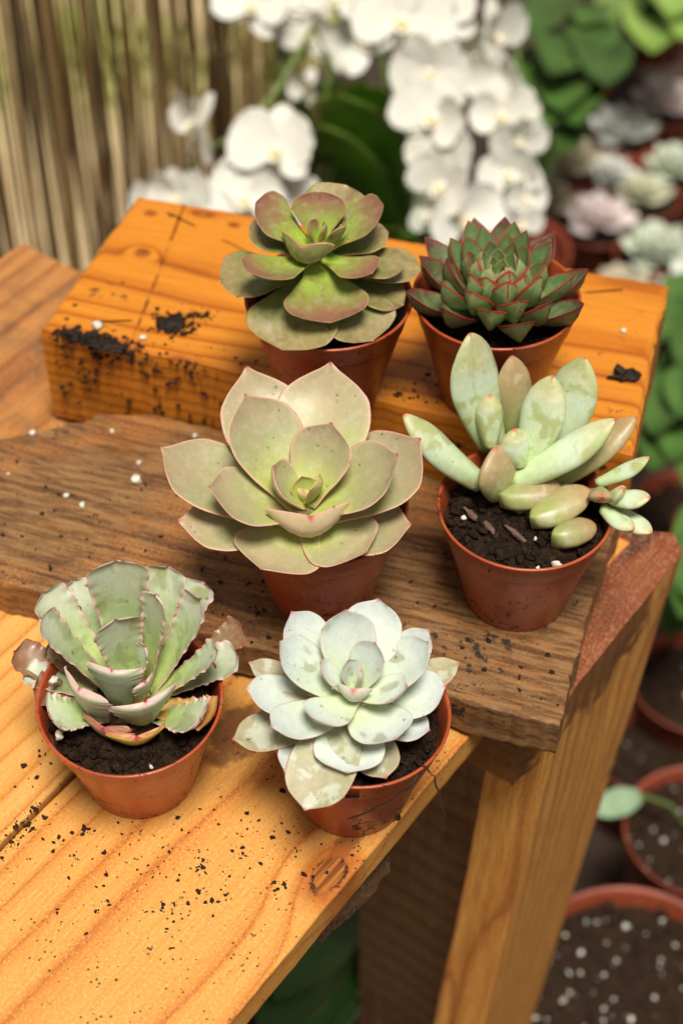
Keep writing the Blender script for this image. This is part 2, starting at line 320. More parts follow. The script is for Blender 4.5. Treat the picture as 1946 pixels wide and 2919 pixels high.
def slab(name, poly, z0, z1, mat, parent, org, ang, jit=.0004, step=.004, bev=.0012, seed=1, tilt=None):
    """a timber: polygon (world xy) extruded z0..z1, with worn uneven edges; local x = grain direction ang"""
    rg = random.Random(seed); c, s = math.cos(ang), math.sin(ang)
    loc = [((x - org[0]) * c + (y - org[1]) * s, -(x - org[0]) * s + (y - org[1]) * c) for x, y in poly]
    pts = []
    for i, a in enumerate(loc):
        b = loc[(i + 1) % len(loc)]; L = math.dist(a, b); k = max(1, int(L / step))
        nx, ny = (b[1] - a[1]) / L, -(b[0] - a[0]) / L
        for j in range(k):
            t = j / k; x = a[0] + (b[0] - a[0]) * t; y = a[1] + (b[1] - a[1]) * t
            w = mnoise.noise(Vector((x * 60 + seed, y * 60, seed * 3.1))) * jit * 1.6 + rg.uniform(-1, 1) * jit * .6
            if j == 0: w = 0
            pts.append((x + nx * w, y + ny * w))
    bm = bmesh.new()
    zt = z1 - org[2]; zb = z0 - org[2]
    top = [bm.verts.new((x, y, zt)) for x, y in pts]; bot = [bm.verts.new((x, y, zb)) for x, y in pts]
    bm.faces.new(top); bm.faces.new(bot[::-1]); n = len(pts)
    for i in range(n): bm.faces.new((top[i], bot[i], bot[(i + 1) % n], top[(i + 1) % n]))
    bmesh.ops.recalc_face_normals(bm, faces=bm.faces)
    ed = [e for e in bm.edges if len({v.co.z for v in e.verts}) == 1]
    bmesh.ops.bevel(bm, geom=ed, offset=bev, segments=3, profile=.6, affect='EDGES')
    big = [f for f in bm.faces if len(f.verts) > 8]
    for f in big:
        zz = max(v.co.z for v in f.verts) if f.normal.z > 0 else min(v.co.z for v in f.verts)
        for v in f.verts: v.co.z = zz
    bmesh.ops.poke(bm, faces=big)
    for v in bm.verts:
        if zb + bev * 1.2 < v.co.z < zt - bev * 0.3:
            k = mnoise.noise(Vector((v.co.x * 90, v.co.y * 90, seed))) * jit * .6; v.co.z += k
    me = bm_mesh(name, bm, False)
    o = link(name, me, mat, parent)
    o.location = org; o.rotation_euler = (0, 0, ang)
    return o
def dn(d, n): # bench frame: d along the planks, n to the right
    a = R(54); return (math.cos(a) * d + math.sin(a) * n, math.sin(a) * d - math.cos(a) * n)

# potting bench -----------------------------------------------------------------
bench = tag(empty('potting_bench', (0, 0, GZ)), 'rough pine potting bench carrying the boards and potted succulents', 'bench')
def bp(o):  # bench parts are modelled in world space, then put under the bench
    o.parent = bench; o.matrix_parent_inverse = Matrix.Translation((0, 0, -GZ)); return o
KN = (-.0044, .3223, 0)
nA0, nA1, nB1, nC1 = -.186, -.2928, -.405, -.531
bp(slab('plank', [dn(.0, nA1), dn(.0, nA0), dn(.46, nA0), dn(.46, nA1)], -.0145, 0, M['plank'], None, KN, R(54), .00022, seed=3))
o = bp(slab('plank', [dn(.02, nB1), dn(.02, nA1 - .0012), dn(.455, nA1 - .0012), dn(.455, nB1)], -.013, .0022, M['plank_b'], None, (*dn(.2, -.35), 0), R(54), .0003, seed=4))
o = bp(slab('plank', [dn(.03, nC1), dn(.03, nB1 - .002), dn(.46, nB1 - .002), dn(.46, nC1)], -.013, .001, M['plank_c'], None, (*dn(.2, -.46), 0), R(54), .0006, seed=5))
o['label'] = 'brown darker plank at the left'
# battens under the planks, running across
for (d0, d1, n0, n1, z0, z1) in ((.352, .385, -.52, -.1725, -.040, -.0152), (.255, .30, -.52, -.194, -.045, -.0152), (.06, .10, -.52, -.2, -.045, -.0152)):
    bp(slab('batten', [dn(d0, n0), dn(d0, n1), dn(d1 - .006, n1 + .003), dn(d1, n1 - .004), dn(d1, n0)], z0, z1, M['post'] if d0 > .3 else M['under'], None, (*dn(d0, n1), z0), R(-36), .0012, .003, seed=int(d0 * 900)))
# split post at the right: red wet end grain on top, long rough faces below
def post(name, tops, bots, z0, z1, seed, mat, topmat, nseg=60, rough=.0016):
    rg = random.Random(seed); per = 14; vs = []; fs = []
    def ring(t):
        pts = [tuple(a[i] * (1 - t) + b[i] * t for i in (0, 1)) for a, b in zip(tops, bots)]
        out = []
        for i, a in enumerate(pts):
            b = pts[(i + 1) % len(pts)]
            for j in range(per): out.append((a[0] + (b[0] - a[0]) * j / per, a[1] + (b[1] - a[1]) * j / per))
        return out
    K = per * len(tops)
    cx = sum(p[0] for p in tops) / len(tops); cy = sum(p[1] for p in tops) / len(tops)
    for k in range(nseg + 1):
        t = k / nseg; z = z1 + (z0 - z1) * t
        for i, (x, y) in enumerate(ring(t)):
            w = mnoise.noise(Vector((i * .55 + seed, z * 7, 1.7))) * rough + mnoise.noise(Vector((i * 2.1, z * 22, seed))) * rough * .45
            if i % per == 0: w -= .0012
            w -= .004 * max(0, mnoise.noise(Vector((i * .3, z * 9 + 3, seed + 4)))) * (0 if k < 3 else 1)
            dx, dy = x - cx, y - cy; L = math.hypot(dx, dy)
            if k == 0: w = w * .3 - .0008
            vs.append((z, (x + dx / L * w) - cx, (y + dy / L * w) - cy))
    for k in range(nseg):
        for i in range(K):
            a = k * K + i; b = k * K + (i + 1) % K; fs.append((a, b, b + K, a + K))
    me = mesh(name, vs, fs); me.materials.append(mat)
    o = bp(link(name, me)); o.location = (cx, cy, 0)
    # local axes: x up, y -> world x, z -> world y
    o.rotation_euler = Matrix(((0, 1, 0), (0, 0, 1), (1, 0, 0))).to_euler()
    tv = [(x - cx, y - cy, 0) for x, y in ring(0)]
    tv = [(x * .985, y * .985, z1 + mnoise.noise(Vector((x * 120, y * 120, 2))) * .0006) for x, y, _ in tv]
    tv.append((0, 0, z1 + .001))
    tm = mesh('end_grain', tv, [(i, (i + 1) % K, K) for i in range(K)], False); tm.materials.append(topmat)
    e = link('end_grain', tm); e.location = (cx, cy, 0)
    e.parent = o; e.matrix_parent_inverse = o.matrix_basis.inverted()
    # rotate texture frame: rings run along the plank direction
    rot = R(54); me2 = tm
    for v in me2.vertices:
        x, y = v.co.x, v.co.y; v.co.x = x * math.cos(rot) + y * math.sin(rot); v.co.y = -x * math.sin(rot) + y * math.cos(rot)
    e.rotation_euler = (0, 0, rot)
    return o
T = [(.063, .412), (.0838, .3967), (.1412, .4757), (.1395, .4875), (.111, .4905)]
Bt = [(x - .034, y - .003) for x, y in T]; Bt = [Bt[0], Bt[1], (Bt[2][0] - .012, Bt[2][1] - .01), (Bt[3][0] - .012, Bt[3][1] - .01), Bt[4]]
pl = post('leg', T, Bt, GZ, -.0006, 5, M['post'], M['post_top']); pl['label'] = 'rough split post with wet red end grain on top'
# board panel and back legs in the shade below
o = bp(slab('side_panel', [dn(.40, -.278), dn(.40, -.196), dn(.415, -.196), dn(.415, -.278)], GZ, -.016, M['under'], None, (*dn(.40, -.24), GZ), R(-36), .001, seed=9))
for d0, n0 in ((.05, -.25), (.05, -.5), (.40, -.5)):
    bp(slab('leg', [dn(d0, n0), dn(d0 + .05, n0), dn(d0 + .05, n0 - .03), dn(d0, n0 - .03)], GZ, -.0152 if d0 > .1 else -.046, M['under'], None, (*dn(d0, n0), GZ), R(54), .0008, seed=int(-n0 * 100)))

# loose timbers on the bench ------------------------------------------------------
BO = (.00877, .56595, 0); BA = R(-16.6)
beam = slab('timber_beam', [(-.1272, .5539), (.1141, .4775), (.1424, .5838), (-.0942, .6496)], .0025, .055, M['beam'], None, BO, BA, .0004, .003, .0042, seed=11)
tag(beam, 'thick wet orange pine beam, topmost step, under the two rear pots', 'beam')
board = slab('timber_board', [(-.20, .4619), (-.1331, .4402), (.0788, .3713), (.0863, .3985), (.0955, .4278), (.1064, .4587), (.113, .4745), (-.0511, .5275), (-.0816, .5372), (-.1035, .538), (-.108, .533), (-.1296, .5260), (-.1448, .5218), (-.20, .520)], .0026, .021, M['board'], None, (-.03, .455, 0), R(-18), .0009, .0025, .0012, seed=12)
tag(board, 'weathered brown board, middle step between beam and light planks', 'board')

# ------------------------------------------------------------------ small things
def blob(name, r, seed, sub=1, flatz=.7, rough=.35):
    bm = bmesh.new(); bmesh.ops.create_icosphere(bm, subdivisions=sub, radius=r)
    for v in bm.verts:
        k = 1 + mnoise.noise(v.co.normalized() * 1.6 + Vector((seed, 0, 0))) * rough * 1.6
        v.co *= k; v.co.z *= flatz
    return bm_mesh(name, bm, True)
PERL = [blob('perlite', .0016, i, 2, .8, .4) for i in range(4)]
for p in PERL: p.materials.append(M['perlite'])
CRUMB = [blob('crumb', .001, 20 + i, 1, .6, .6) for i in range(5)]
def scatter(name, pts, mat, seed, parent=None):
    """many crumbs joined in one mesh: pts = (x, y, z, radius)"""
    rg = random.Random(seed); vs = []; fs = []
    src = []
    for m in CRUMB: src.append(([v.co.copy() for v in m.vertices], [tuple(p.vertices) for p in m.polygons]))
    for (x, y, z, r) in pts:
        V, Fc = rg.choice(src); a = rg.uniform(0, 6.28); c, s = math.cos(a), math.sin(a); k = r / .001; e = rg.uniform(.6, 1.8)
        b = len(vs)
        for v in V: vs.append((x + (v.x * c * e - v.y * s) * k, y + (v.x * s * e + v.y * c) * k, z + v.z * k))
        fs += [tuple(i + b for i in f) for f in Fc]
    return link(name, mesh(name, vs, fs), mat, parent)
def perl_on(pts, z, label, group):
    for x, y, r in pts:
        o = link('perlite_crumb', rng.choice(PERL)); o.location = (x, y, z + .0008 * r); o.scale = (r, r * rng.uniform(.7, 1), r * rng.uniform(.7, 1)); o.rotation_euler = (rng.uniform(-.4, .4), 0, rng.uniform(0, 6.2))
        tag(o, label, 'perlite', group)
perl_on([(-.1029, .5539, 1.5)], .055, 'large white perlite lump near the left front corner of the orange beam', None)
perl_on([(-.0828, .5465, 1.0)], .055, 'white perlite crumb on the orange beam beside the scattered black soil', None)
perl_on([(.1185, .5508, .9)], .055, 'white perlite crumb at the far right of the orange beam', None)
perl_on([(-.0843, .4956 + .0005, 1.4)], .021, 'speckled white perlite lump, largest on the brown middle board', None)
for xyr, lb in (((-.1308, .5241, 1.1), 'bright white perlite crumb at the back left edge of the middle board'), ((-.0973, .5255, .85), 'white perlite crumb on the middle board close to the beam face'),
                ((-.0843, .5064, .75), 'small white perlite crumb just behind the largest lump on the middle board'), ((-.1126, .4871, .8), 'left one of two white perlite crumbs lying close together on the board'),
                ((-.1053, .4819, .9), 'right one of two white perlite crumbs lying close together on the board'), ((-.1379, .5, .5), 'tiny perlite grain at the left edge of the photo on the board'),
                ((-.062, .523, .6), 'small perlite crumb on the board beside the large olive rosette')): perl_on([xyr], .021, lb, 'perlite crumbs on the middle board')
perl_on([(-.0465, .2421, .55)], 0, 'tiny white perlite crumb alone on the light front plank', 'perlite crumbs on the front plank')
perl_on([(-.0622, .2349, .9)], 0, 'perlite crumb at the bottom edge of the photo on the front plank', 'perlite crumbs on the front plank')
def clod(x, y, z, r, fl, label, seed, sx=1.4):
    o = link('soil_clod', blob('soil_clod', r, seed, 3, fl, .75), M['crumb']); o.location = (x, y, z + r * fl * .45); o.scale = (sx, 1, 1); o.rotation_euler = (0, 0, R(-10)); tag(o, label, 'soil clod')
clod(.1154, .5223, .055, .0036, .6, 'shiny black soil clod at the right end of the orange beam', 61)
clod(.019, .3471, 0, .0026, .25, 'flat black smear of soil on the front plank edge below the pale rosette', 62, .8)
clod(-.0715, .5555, .055, .0042, .2, 'crusty black soil clod pressed on the left half of the orange beam', 64, 1.3)
clod(-.099, .5437, .0535, .0034, .3, 'black soil lump caked on the front left edge of the beam', 65, 2.2)
def gauss_pts(cx, cy, sx, sy, n, r0, r1, z, rg, ang=0):
    out = []
    for _ in range(n):
        u, v = rg.gauss(0, sx), rg.gauss(0, sy); c, s = math.cos(ang), math.sin(ang)
        r = r0 + (r1 - r0) * rg.random() ** 3
        out.append((cx + u * c - v * s, cy + u * s + v * c, z + r * .2, r))
    return out
rg = random.Random(3); P_ = []
def inside(p, d0, d1, n0, n1):
    a = R(54); d = p[0] * math.cos(a) + p[1] * math.sin(a); n = p[0] * math.sin(a) - p[1] * math.cos(a); return d0 < d < d1 and n0 < n < n1
P_ += gauss_pts(-.058, .318, .026, .016, 150, .00016, .0007, 0, rg, R(20))
for _c in range(16):
    P_ += gauss_pts(rg.gauss(-.055, .022), rg.gauss(.325, .014), .0022, .0016, rg.randint(4, 14), .0002, .0009, 0, rg)
P_ += gauss_pts(-.04, .335, .022, .010, 60, .0002, .001, 0, rg)
P_ += gauss_pts(-.06, .30, .05, .03, 60, .00012, .0004, 0, rg)
P_ += gauss_pts(.012, .347, .012, .006, 40, .0003, .0008, 0, rg, R(54))
P_ = [p for p in P_ if inside(p, .05, .45, nA1, nA0 - .001) and math.dist(p[:2], (-.0732, .3646)) > .020 and math.dist(p[:2], (.0036, .3566)) > .020]
tag(scatter('soil_crumbs', P_, M['crumb'], 1), 'fine black soil crumbs scattered over the light front plank', 'soil', kind='stuff')
P_ = gauss_pts(-.116, .338, .010, .0018, 90, .0002, .001, .0, rg, R(54)); P_ += gauss_pts(-.115, .365, .008, .006, 14, .0004, .0012, .0022, rg, R(30))
P_ = [(x, y, (.0022 if inside((x, y), 0, 1, -1, nA1) else 0) + r * .2, r) for x, y, z, r in P_]
tag(scatter('soil_crumbs', P_, M['crumb'], 2), 'line of black soil crumbs along the joint of the two front planks', 'soil', kind='stuff')
P_ = gauss_pts(-.0705, .556, .005, .004, 160, .0004, .0017, .055, rg); P_ += gauss_pts(-.0591, .5617, .003, .0015, 30, .0004, .0012, .055, rg)
P_ += gauss_pts(-.102, .5462, .012, .0020, 420, .0004, .0019, .0545, rg, R(-17)); P_ += gauss_pts(-.12, .56, .008, .0018, 130, .0004, .0013, .0545, rg, R(70))
P_ += gauss_pts(-.08, .534, .014, .004, 80, .0003, .001, .0548, rg, R(-17)); P_ += gauss_pts(-.03, .525, .02, .006, 50, .0003, .0009, .055, rg, R(-17))
P_ += gauss_pts(.027, .50, .007, .012, 160, .0003, .0011, .055, rg)
def on_beam(p):
    c, s = math.cos(BA), math.sin(BA); dx, dy = p[0] - BO[0], p[1] - BO[1]; x, y = dx * c + dy * s, -dx * s + dy * c; return -.1222 < x < .119 and -.0524 < y < .05
def settle(p):   # follow the rounded arris
    c, s = math.cos(BA), math.sin(BA); dx, dy = p[0] - BO[0], p[1] - BO[1]; x, y = dx * c + dy * s, -dx * s + dy * c
    e = max(0, -.0480 - y, -.1180 - x); return (p[0], p[1], p[2] - e * e / .0084 * 1.6, p[3])
P_ = [settle(p) for p in P_ if on_beam(p)]
for _ in range(260):   # crumbs stuck to the front face below the edge
    x = -.121 + .075 * rg.random() ** 1.3; z = .0515 - .042 * rg.random() ** 1.6; c, s = math.cos(BA), math.sin(BA); y = -.0527; r = .0003 + .0011 * rg.random() ** 3
    P_.append((BO[0] + x * c - y * s, BO[1] + x * s + y * c, z, r))
tag(scatter('soil_crumbs', P_, M['crumb'], 3), 'black soil clumps smeared on the left end of the orange beam', 'soil', kind='stuff')
P_ = []
for _ in range(420):
    t, u = rg.random(), rg.random(); x = -.15 + .23 * t; y = .445 - .07 * t + .075 * u; r = .0002 + .0010 * rg.random() ** 4
    P_.append((x, y, .021 + r * .2, r))
P_ = [p for p in P_ if all(math.dist(p[:2], q) > .021 for q in ((-.0077, .4364), (.0674, .4344)))]
tag(scatter('soil_crumbs', P_, M['crumb'], 4), 'dark soil grains sprinkled over the brown middle board', 'soil', kind='stuff')

# ------------------------------------------------------------------ pots and plants
def lathe(name, prof, seg=64):
    vs = []; fs = []; n = len(prof)
    for i in range(seg):
        a = 2 * math.pi * i / seg
        for r, z in prof: vs.append((r * math.cos(a), r * math.sin(a), z))
    for i in range(seg):
        j = (i + 1) % seg
        for k in range(n - 1): fs.append((i * n + k, j * n + k, j * n + k + 1, i * n + k + 1))
    fs.append(tuple(i * n for i in range(seg))[::-1])
    return mesh(name, vs, fs)
PROF = [(.0186, .0), (.0194, .0004), (.0198, .0012), (.0281, .0370), (.0283, .0378), (.0294, .0385), (.0298, .0394), (.0317, .0478), (.0324, .0484), (.0325, .0490), (.0322, .0494), (.0315, .0493), (.0311, .0485), (.0299, .042), (.0275, .032), (.024, .02)]
POTM = lathe('pot', PROF, 72); POTM.materials.append(M['pot'])
def soil_mesh(name, r, z, seed, amp=.0018):
    vs = [(0, 0, z + amp)]; fs = []; nr, na = 16, 56
    for i in range(1, nr + 1):
        for j in range(na):
            a = 2 * math.pi * j / na; rr = r * i / nr; x, y = rr * math.cos(a), rr * math.sin(a)
            h = amp * (mnoise.noise(Vector((x * 140, y * 140, seed))) + .6 * mnoise.noise(Vector((x * 420, y * 420, seed + 5)))) - amp * .7 * (i / nr) ** 4
            vs.append((x, y, z + h))
    for j in range(na): fs.append((0, 1 + j, 1 + (j + 1) % na))
    for i in range(nr - 1):
        for j in range(na):
            a = 1 + i * na + j; b = 1 + i * na + (j + 1) % na; fs.append((a, a + na, b + na, b))
    return mesh(name, vs, fs)

def interp(cps, t):
    for (a, va), (b, vb) in zip(cps, cps[1:]):
        if t <= b:
            u = (t - a) / (b - a); return va, vb, u
    return cps[-1][1], cps[-1][1], 0
def hermite(cps, t):
    n = len(cps)
    for i in range(n - 1):
        if t <= cps[i + 1][0] or i == n - 2:
            x0, y0 = cps[i]; x1, y1 = cps[i + 1]; h = x1 - x0; u = min(1, max(0, (t - x0) / h))
            def sl(k):
                if k == 0: return (cps[1][1] - cps[0][1]) / (cps[1][0] - cps[0][0])
                if k == n - 1: return (cps[-1][1] - cps[-2][1]) / (cps[-1][0] - cps[-2][0])
                a = (cps[k][1] - cps[k - 1][1]) / (cps[k][0] - cps[k - 1][0]); b = (cps[k + 1][1] - cps[k][1]) / (cps[k + 1][0] - cps[k][0])
                return 0 if a * b <= 0 else 2 * a * b / (a + b)
            m0, m1 = sl(i), sl(i + 1)
            return (2 * u ** 3 - 3 * u * u + 1) * y0 + (u ** 3 - 2 * u * u + u) * h * m0 + (3 * u * u - 2 * u ** 3) * y1 + (u ** 3 - u * u) * h * m1
PROFILES = {
 'spoon': [(0, .34), (.25, .40), (.5, .72), (.72, 1), (.86, .90), (.95, .55), (.985, .2), (1, .02)],
 'ovate': [(0, .40), (.2, .58), (.42, .86), (.62, 1), (.77, .91), (.87, .62), (.93, .33), (.965, .15), (1, .02)],
 'blunt': [(0, .40), (.2, .58), (.42, .86), (.63, 1), (.78, .94), (.89, .70), (.945, .38), (.972, .15), (1, .02)],
 'acute': [(0, .55), (.2, .75), (.45, 1), (.65, .93), (.82, .62), (.93, .28), (1, .02)],
 'trunc': [(0, .48), (.3, .62), (.6, .83), (.8, .97), (.9, 1), (.945, .92), (.968, .66), (.98, .26), (.987, .09), (1, .02)],
 'fat': [(0, .5), (.15, .68), (.4, .92), (.56, 1), (.74, .88), (.87, .60), (.95, .31), (.985, .13), (1, .03)],
 'egg': [(0, .08), (.06, .45), (.2, .8), (.45, 1), (.7, .95), (.88, .66), (.96, .38), (1, .05)],
}
def leaf_mesh(name, L, w, th, prof='ovate', bend=.1, cup=.15, thb=None, crinkle=0.0, seed=0, NT=24, NS=12, keel=0.0, tipcurl=0.0, twist=0.0):
    """solid leaf along +x, upper face +z; attributes along, dist (to margin), under, tipd"""
    thb = th if thb is None else thb
    vs = []; al = []; di = []; un = []; tp = []; ms = []; cps = PROFILES[prof]
    ts = [1 - (1 - k / NT) ** 1.5 for k in range(NT + 1)]
    ph = seed * 1.7
    def P(t, s, side):
        W = .5 * w * max(.003, hermite(cps, t))
        x = t * L; y = s * W
        z = bend * L * (t * t - t) * 1.6 + tipcurl * L * max(0, t - .75) ** 2 * 6
        z += cup * W * (s * s - .3)
        tt = min(1, (1 - t) * 4) ** .6 * (.75 + .25 * math.sin(math.pi * min(1, t + .2)))
        prof_ = max(0, 1 - abs(s) ** 2.4) ** .62
        z += (th if side > 0 else -thb) * tt * prof_ * .5
        if side < 0 and keel: z -= keel * W * max(0, 1 - abs(s) * 2.2) * min(1, t * 2) * min(1, (1 - t) * 6)
        z += L * .02 * mnoise.noise(Vector((t * 2.2 + ph, s * 1.1, ph)))
        y += twist * t * t * W
        if crinkle:
            e = max(0, abs(s) - .55) / .45; u = min(1, t * 1.6)
            z += crinkle * e * e * u * (math.sin(t * 34 + ph + (2 if s > 0 else 0)) + .7 * math.sin(t * 71 + ph * 2))
            y += crinkle * .28 * e * u * math.sin(t * 83 + ph * 3) * (1 if s > 0 else -1)
            if t > .8: x += crinkle * .55 * math.sin(s * 17 + ph) * (t - .8) * 5 * min(1, (1 - abs(s)) * 4 + .2)
        return (x, y, z), W
    idx = {}
    for i, t in enumerate(ts):
        for j in range(NS + 1):
            s = math.sin((j / NS * 2 - 1) * math.pi / 2) if NS > 6 else j / NS * 2 - 1
            for side in (1, -1):
                if side < 0 and j in (0, NS): idx[i, j, -1] = idx[i, j, 1]; continue
                p, W = P(t, s, side); idx[i, j, side] = len(vs); vs.append(p)
                al.append(t); d = min((1 - abs(s)) * W, (1 - t) * L * .8 + .0001) * 1000 / min(1, .25 + w / .014); di.append(d); un.append(0 if side > 0 else min(1, d * 1.2)); tp.append((1 - t) * L * 1000 + abs(s) * W * 600); ms.append(abs(s) * W * 1000)
    fs = []
    for i in range(NT):
        for j in range(NS):
            fs.append((idx[i, j, 1], idx[i + 1, j, 1], idx[i + 1, j + 1, 1], idx[i, j + 1, 1]))
            q = (idx[i, j, -1], idx[i, j + 1, -1], idx[i + 1, j + 1, -1], idx[i + 1, j, -1])
            fs.append(q)
    for i, sgn in ((0, 1), (NT, -1)):
        ring = [idx[i, j, 1] for j in range(NS + 1)] + [idx[i, j, -1] for j in range(NS - 1, 0, -1)]
        fs.append(tuple(ring if sgn > 0 else ring[::-1]))
    me = mesh(name, vs, fs)
    attr(me, 'along', al); attr(me, 'dist', di); attr(me, 'under', un); attr(me, 'tipd', tp); attr(me, 'mids', ms)
    return me
def leaf_mtx(b, az, el, roll=0):
    a, e = R(az), R(el)
    X = Vector((math.cos(e) * math.cos(a), math.cos(e) * math.sin(a), math.sin(e))); Y = Vector((-math.sin(a), math.cos(a), 0)); Z = X.cross(Y)
    m = Matrix((X, Y, Z)).transposed() @ Matrix.Rotation(R(roll), 3, 'X')
    return Matrix.Translation(b) @ m.to_4x4()
def potted(key, label, group='potted succulents on the bench', soil_z=.042, tilt=(0, 0)):
    t = empty('potted_succulent', POT[key]); tag(t, label, 'succulent', group)
    t.rotation_euler = (R(tilt[0]), R(tilt[1]), 0)
    p = link('pot', POTM, None, t); p.rotation_euler = (0, 0, rng.uniform(0, 6))
    s = link('soil', soil_mesh('soil', .0290, soil_z, ord(key[1]), .0022), M['soil'], t)
    rg = random.Random(ord(key[1])); pts = []
    for _ in range(420):
        a = rg.uniform(0, 6.28); r = .0275 * math.sqrt(rg.random()); k = .0004 + .0024 * rg.random() ** 4
        pts.append((r * math.cos(a), r * math.sin(a), soil_z + k * .3, k))
    tag(scatter('soil_grains', pts, M['soil'], ord(key[1]), s), kind='stuff')
    return t, s
def perl_in(s, pts):
    for x, y, z, k in pts:
        o = link('perlite', rng.choice(PERL), None, s); o.location = (x, y, z); o.scale = (k, k * .8, k * .8); o.rotation_euler = (rng.uniform(-1, 1), rng.uniform(-1, 1), rng.uniform(0, 6))
def stem(t, top, r=.003, z0=.036):
    vs = []; fs = []; n = 10
    for k in range(7):
        u = k / 6; cx, cy = top[0] * u * u, top[1] * u * u; z = z0 + (top[2] - z0) * u; rr = r * (1.25 - .35 * u)
        for i in range(n): a = 6.283 * i / n; vs.append((cx + rr * math.cos(a), cy + rr * math.sin(a), z))
    for k in range(6):
        for i in range(n): fs.append((k * n + i, k * n + (i + 1) % n, (k + 1) * n + (i + 1) % n, (k + 1) * n + i))
    fs.append(tuple(6 * n + i for i in range(n)))
    link('stem', mesh('stem', vs, fs), M['stem'], t)
def water():
    n = N('water_drop'); n.p.inputs['Transmission Weight'].default_value = 1; n.p.inputs['IOR'].default_value = 1.33
    return n.done((1, 1, 1), .03)
M['water'] = water()
DROP = []
for i in range(3):
    bm_ = bmesh.new(); bmesh.ops.create_icosphere(bm_, subdivisions=2, radius=1)
    DROP.append(([(v.co.x * (1 + .2 * i), v.co.y, v.co.z * .55) for v in bm_.verts], [tuple(v.index for v in f.verts) for f in bm_.faces])); bm_.free()
def droplets(parent, items, seed):
    """one part of many small beads of water: items = (point, normal, radius)"""
    rg = random.Random(seed); vs = []; fs = []
    for p, nrm, r in items:
        q = nrm.to_track_quat('Z', 'Y') @ Matrix.Rotation(rg.uniform(0, 6), 3, 'Z').to_quaternion(); V, Fc = rg.choice(DROP); b = len(vs)
        for v in V: vs.append(tuple(p + q @ (Vector(v) * r)))
        fs += [tuple(i + b for i in f) for f in Fc]
    tag(link('water_droplets', mesh('water_droplets', vs, fs), M['water'], parent), kind='stuff')
def pot_drops(t, n, seed):
    rg = random.Random(seed); it = []
    for _ in range(n):
        a = rg.uniform(-2.6, -.5); z = .002 + .034 * rg.random() ** 1.5; r = .0198 + (.0282 - .0198) * (z - .0012) / .036
        it.append((Vector((r * math.cos(a), r * math.sin(a), z)), Vector((math.cos(a), math.sin(a), -.2)).normalized(), rg.uniform(.00025, .0007)))
    droplets(t, it, seed)
M['stem'] = flat('succulent_stem', (.20, .22, .07), (.28, .24, .10), 300, .5)
mm = .001
def rosette(t, rows, spec, seed=0, drops=0, dr=(.0002, .0006)):
    """rows: base x, y, z (mm), azimuth, elevation, length, width (mm), class"""
    rg = random.Random(seed); items = []
    for i, (bx, by, bz, az, el, L, w, k) in enumerate(rows):
        s = dict(spec['*']); s.update(spec.get(k, {})); w *= s.pop('wk', 1); mat = M[s.pop('mat')]; roll = s.pop('roll', 0); ext = s.pop('ext', 1.03)
        me = leaf_mesh('leaf', L * mm * ext, w * mm, s.pop('th') * mm, seed=seed + i, **s)
        me.materials.append(mat)
        mt = leaf_mtx(Vector((bx, by, bz)) * mm, az, el, roll)
        link('leaf', me, None, t, mt)
        if drops and L > 15:
            ok = [v for v in me.vertices if me.attributes['under'].data[v.index].value == 0 and .3 < v.co.x / (L * mm) < .95]
            for v in rg.sample(ok, min(drops, len(ok))): items.append((mt @ v.co, (mt.to_3x3() @ v.normal).normalized(), dr[0] + (dr[1] - dr[0]) * rg.random() ** 2))
    if items: droplets(t, items, seed)
# leaf tables: base x, y, z (mm, from the pot base), azimuth, elevation (deg), length, width (mm), class
POT={'P1': (-0.0049, 0.5133, 0.0554), 'P2': (0.0596, 0.5138, 0.0554), 'P3': (-0.0077, 0.4364, 0.021), 'P4': (0.0674, 0.4344, 0.021), 'P5': (-0.0732, 0.3646, -0.0), 'P6': (0.0036, 0.3566, -0.0)}
P3=[
 (-5.3, -16.1, 60.0, 79.5, 27, 55.5, 30.0, 'o'),
 (-5.3, -16.1, 58.0, 113.0, 22, 60.0, 27.5, 'o'),
 (-5.3, -16.1, 62.0, 127.5, 38, 44.5, 24.2, 'm'),
 (-5.3, -16.1, 58.0, 161.0, 15, 55.5, 28.1, 'o'),
 (-5.3, -16.1, 61.0, -170.5, 25, 36.5, 24.2, 'm'),
 (-5.3, -16.1, 55.5, -174.0, 4, 44.0, 21.8, 'o'),
 (-5.3, -16.1, 56.0, -120.0, 3, 29.5, 28.2, 'o'),
 (-5.3, -16.1, 56.0, -42.0, 5, 28.5, 25.6, 'o'),
 (-5.3, -16.1, 54.5, -5.5, 2, 37.0, 24.4, 'o'),
 (-5.3, -16.1, 61.0, 9.5, 32, 39.0, 25.5, 'm'),
 (-5.3, -16.1, 57.0, 28.5, 18, 49.0, 30.7, 'o'),
 (-5.3, -16.1, 64.0, 61.0, 48, 30.0, 19.7, 'i'),
 (-4.4, -21.8, 58.0, -78.5, 64, 14.0, 24.1, 'f'),
 (-5.3, -16.1, 64.0, 173.5, 56, 20.5, 14.6, 'i'),
 (-5.3, -16.1, 65.0, 113.5, 76, 11.0, 8.2, 'c'),
 (-5.3, -16.1, 65.0, -21.5, 68, 16.5, 7.0, 'c'),
 (-5.3, -16.1, 66.0, -98.5, 86, 6.0, 5.7, 'c'),
]
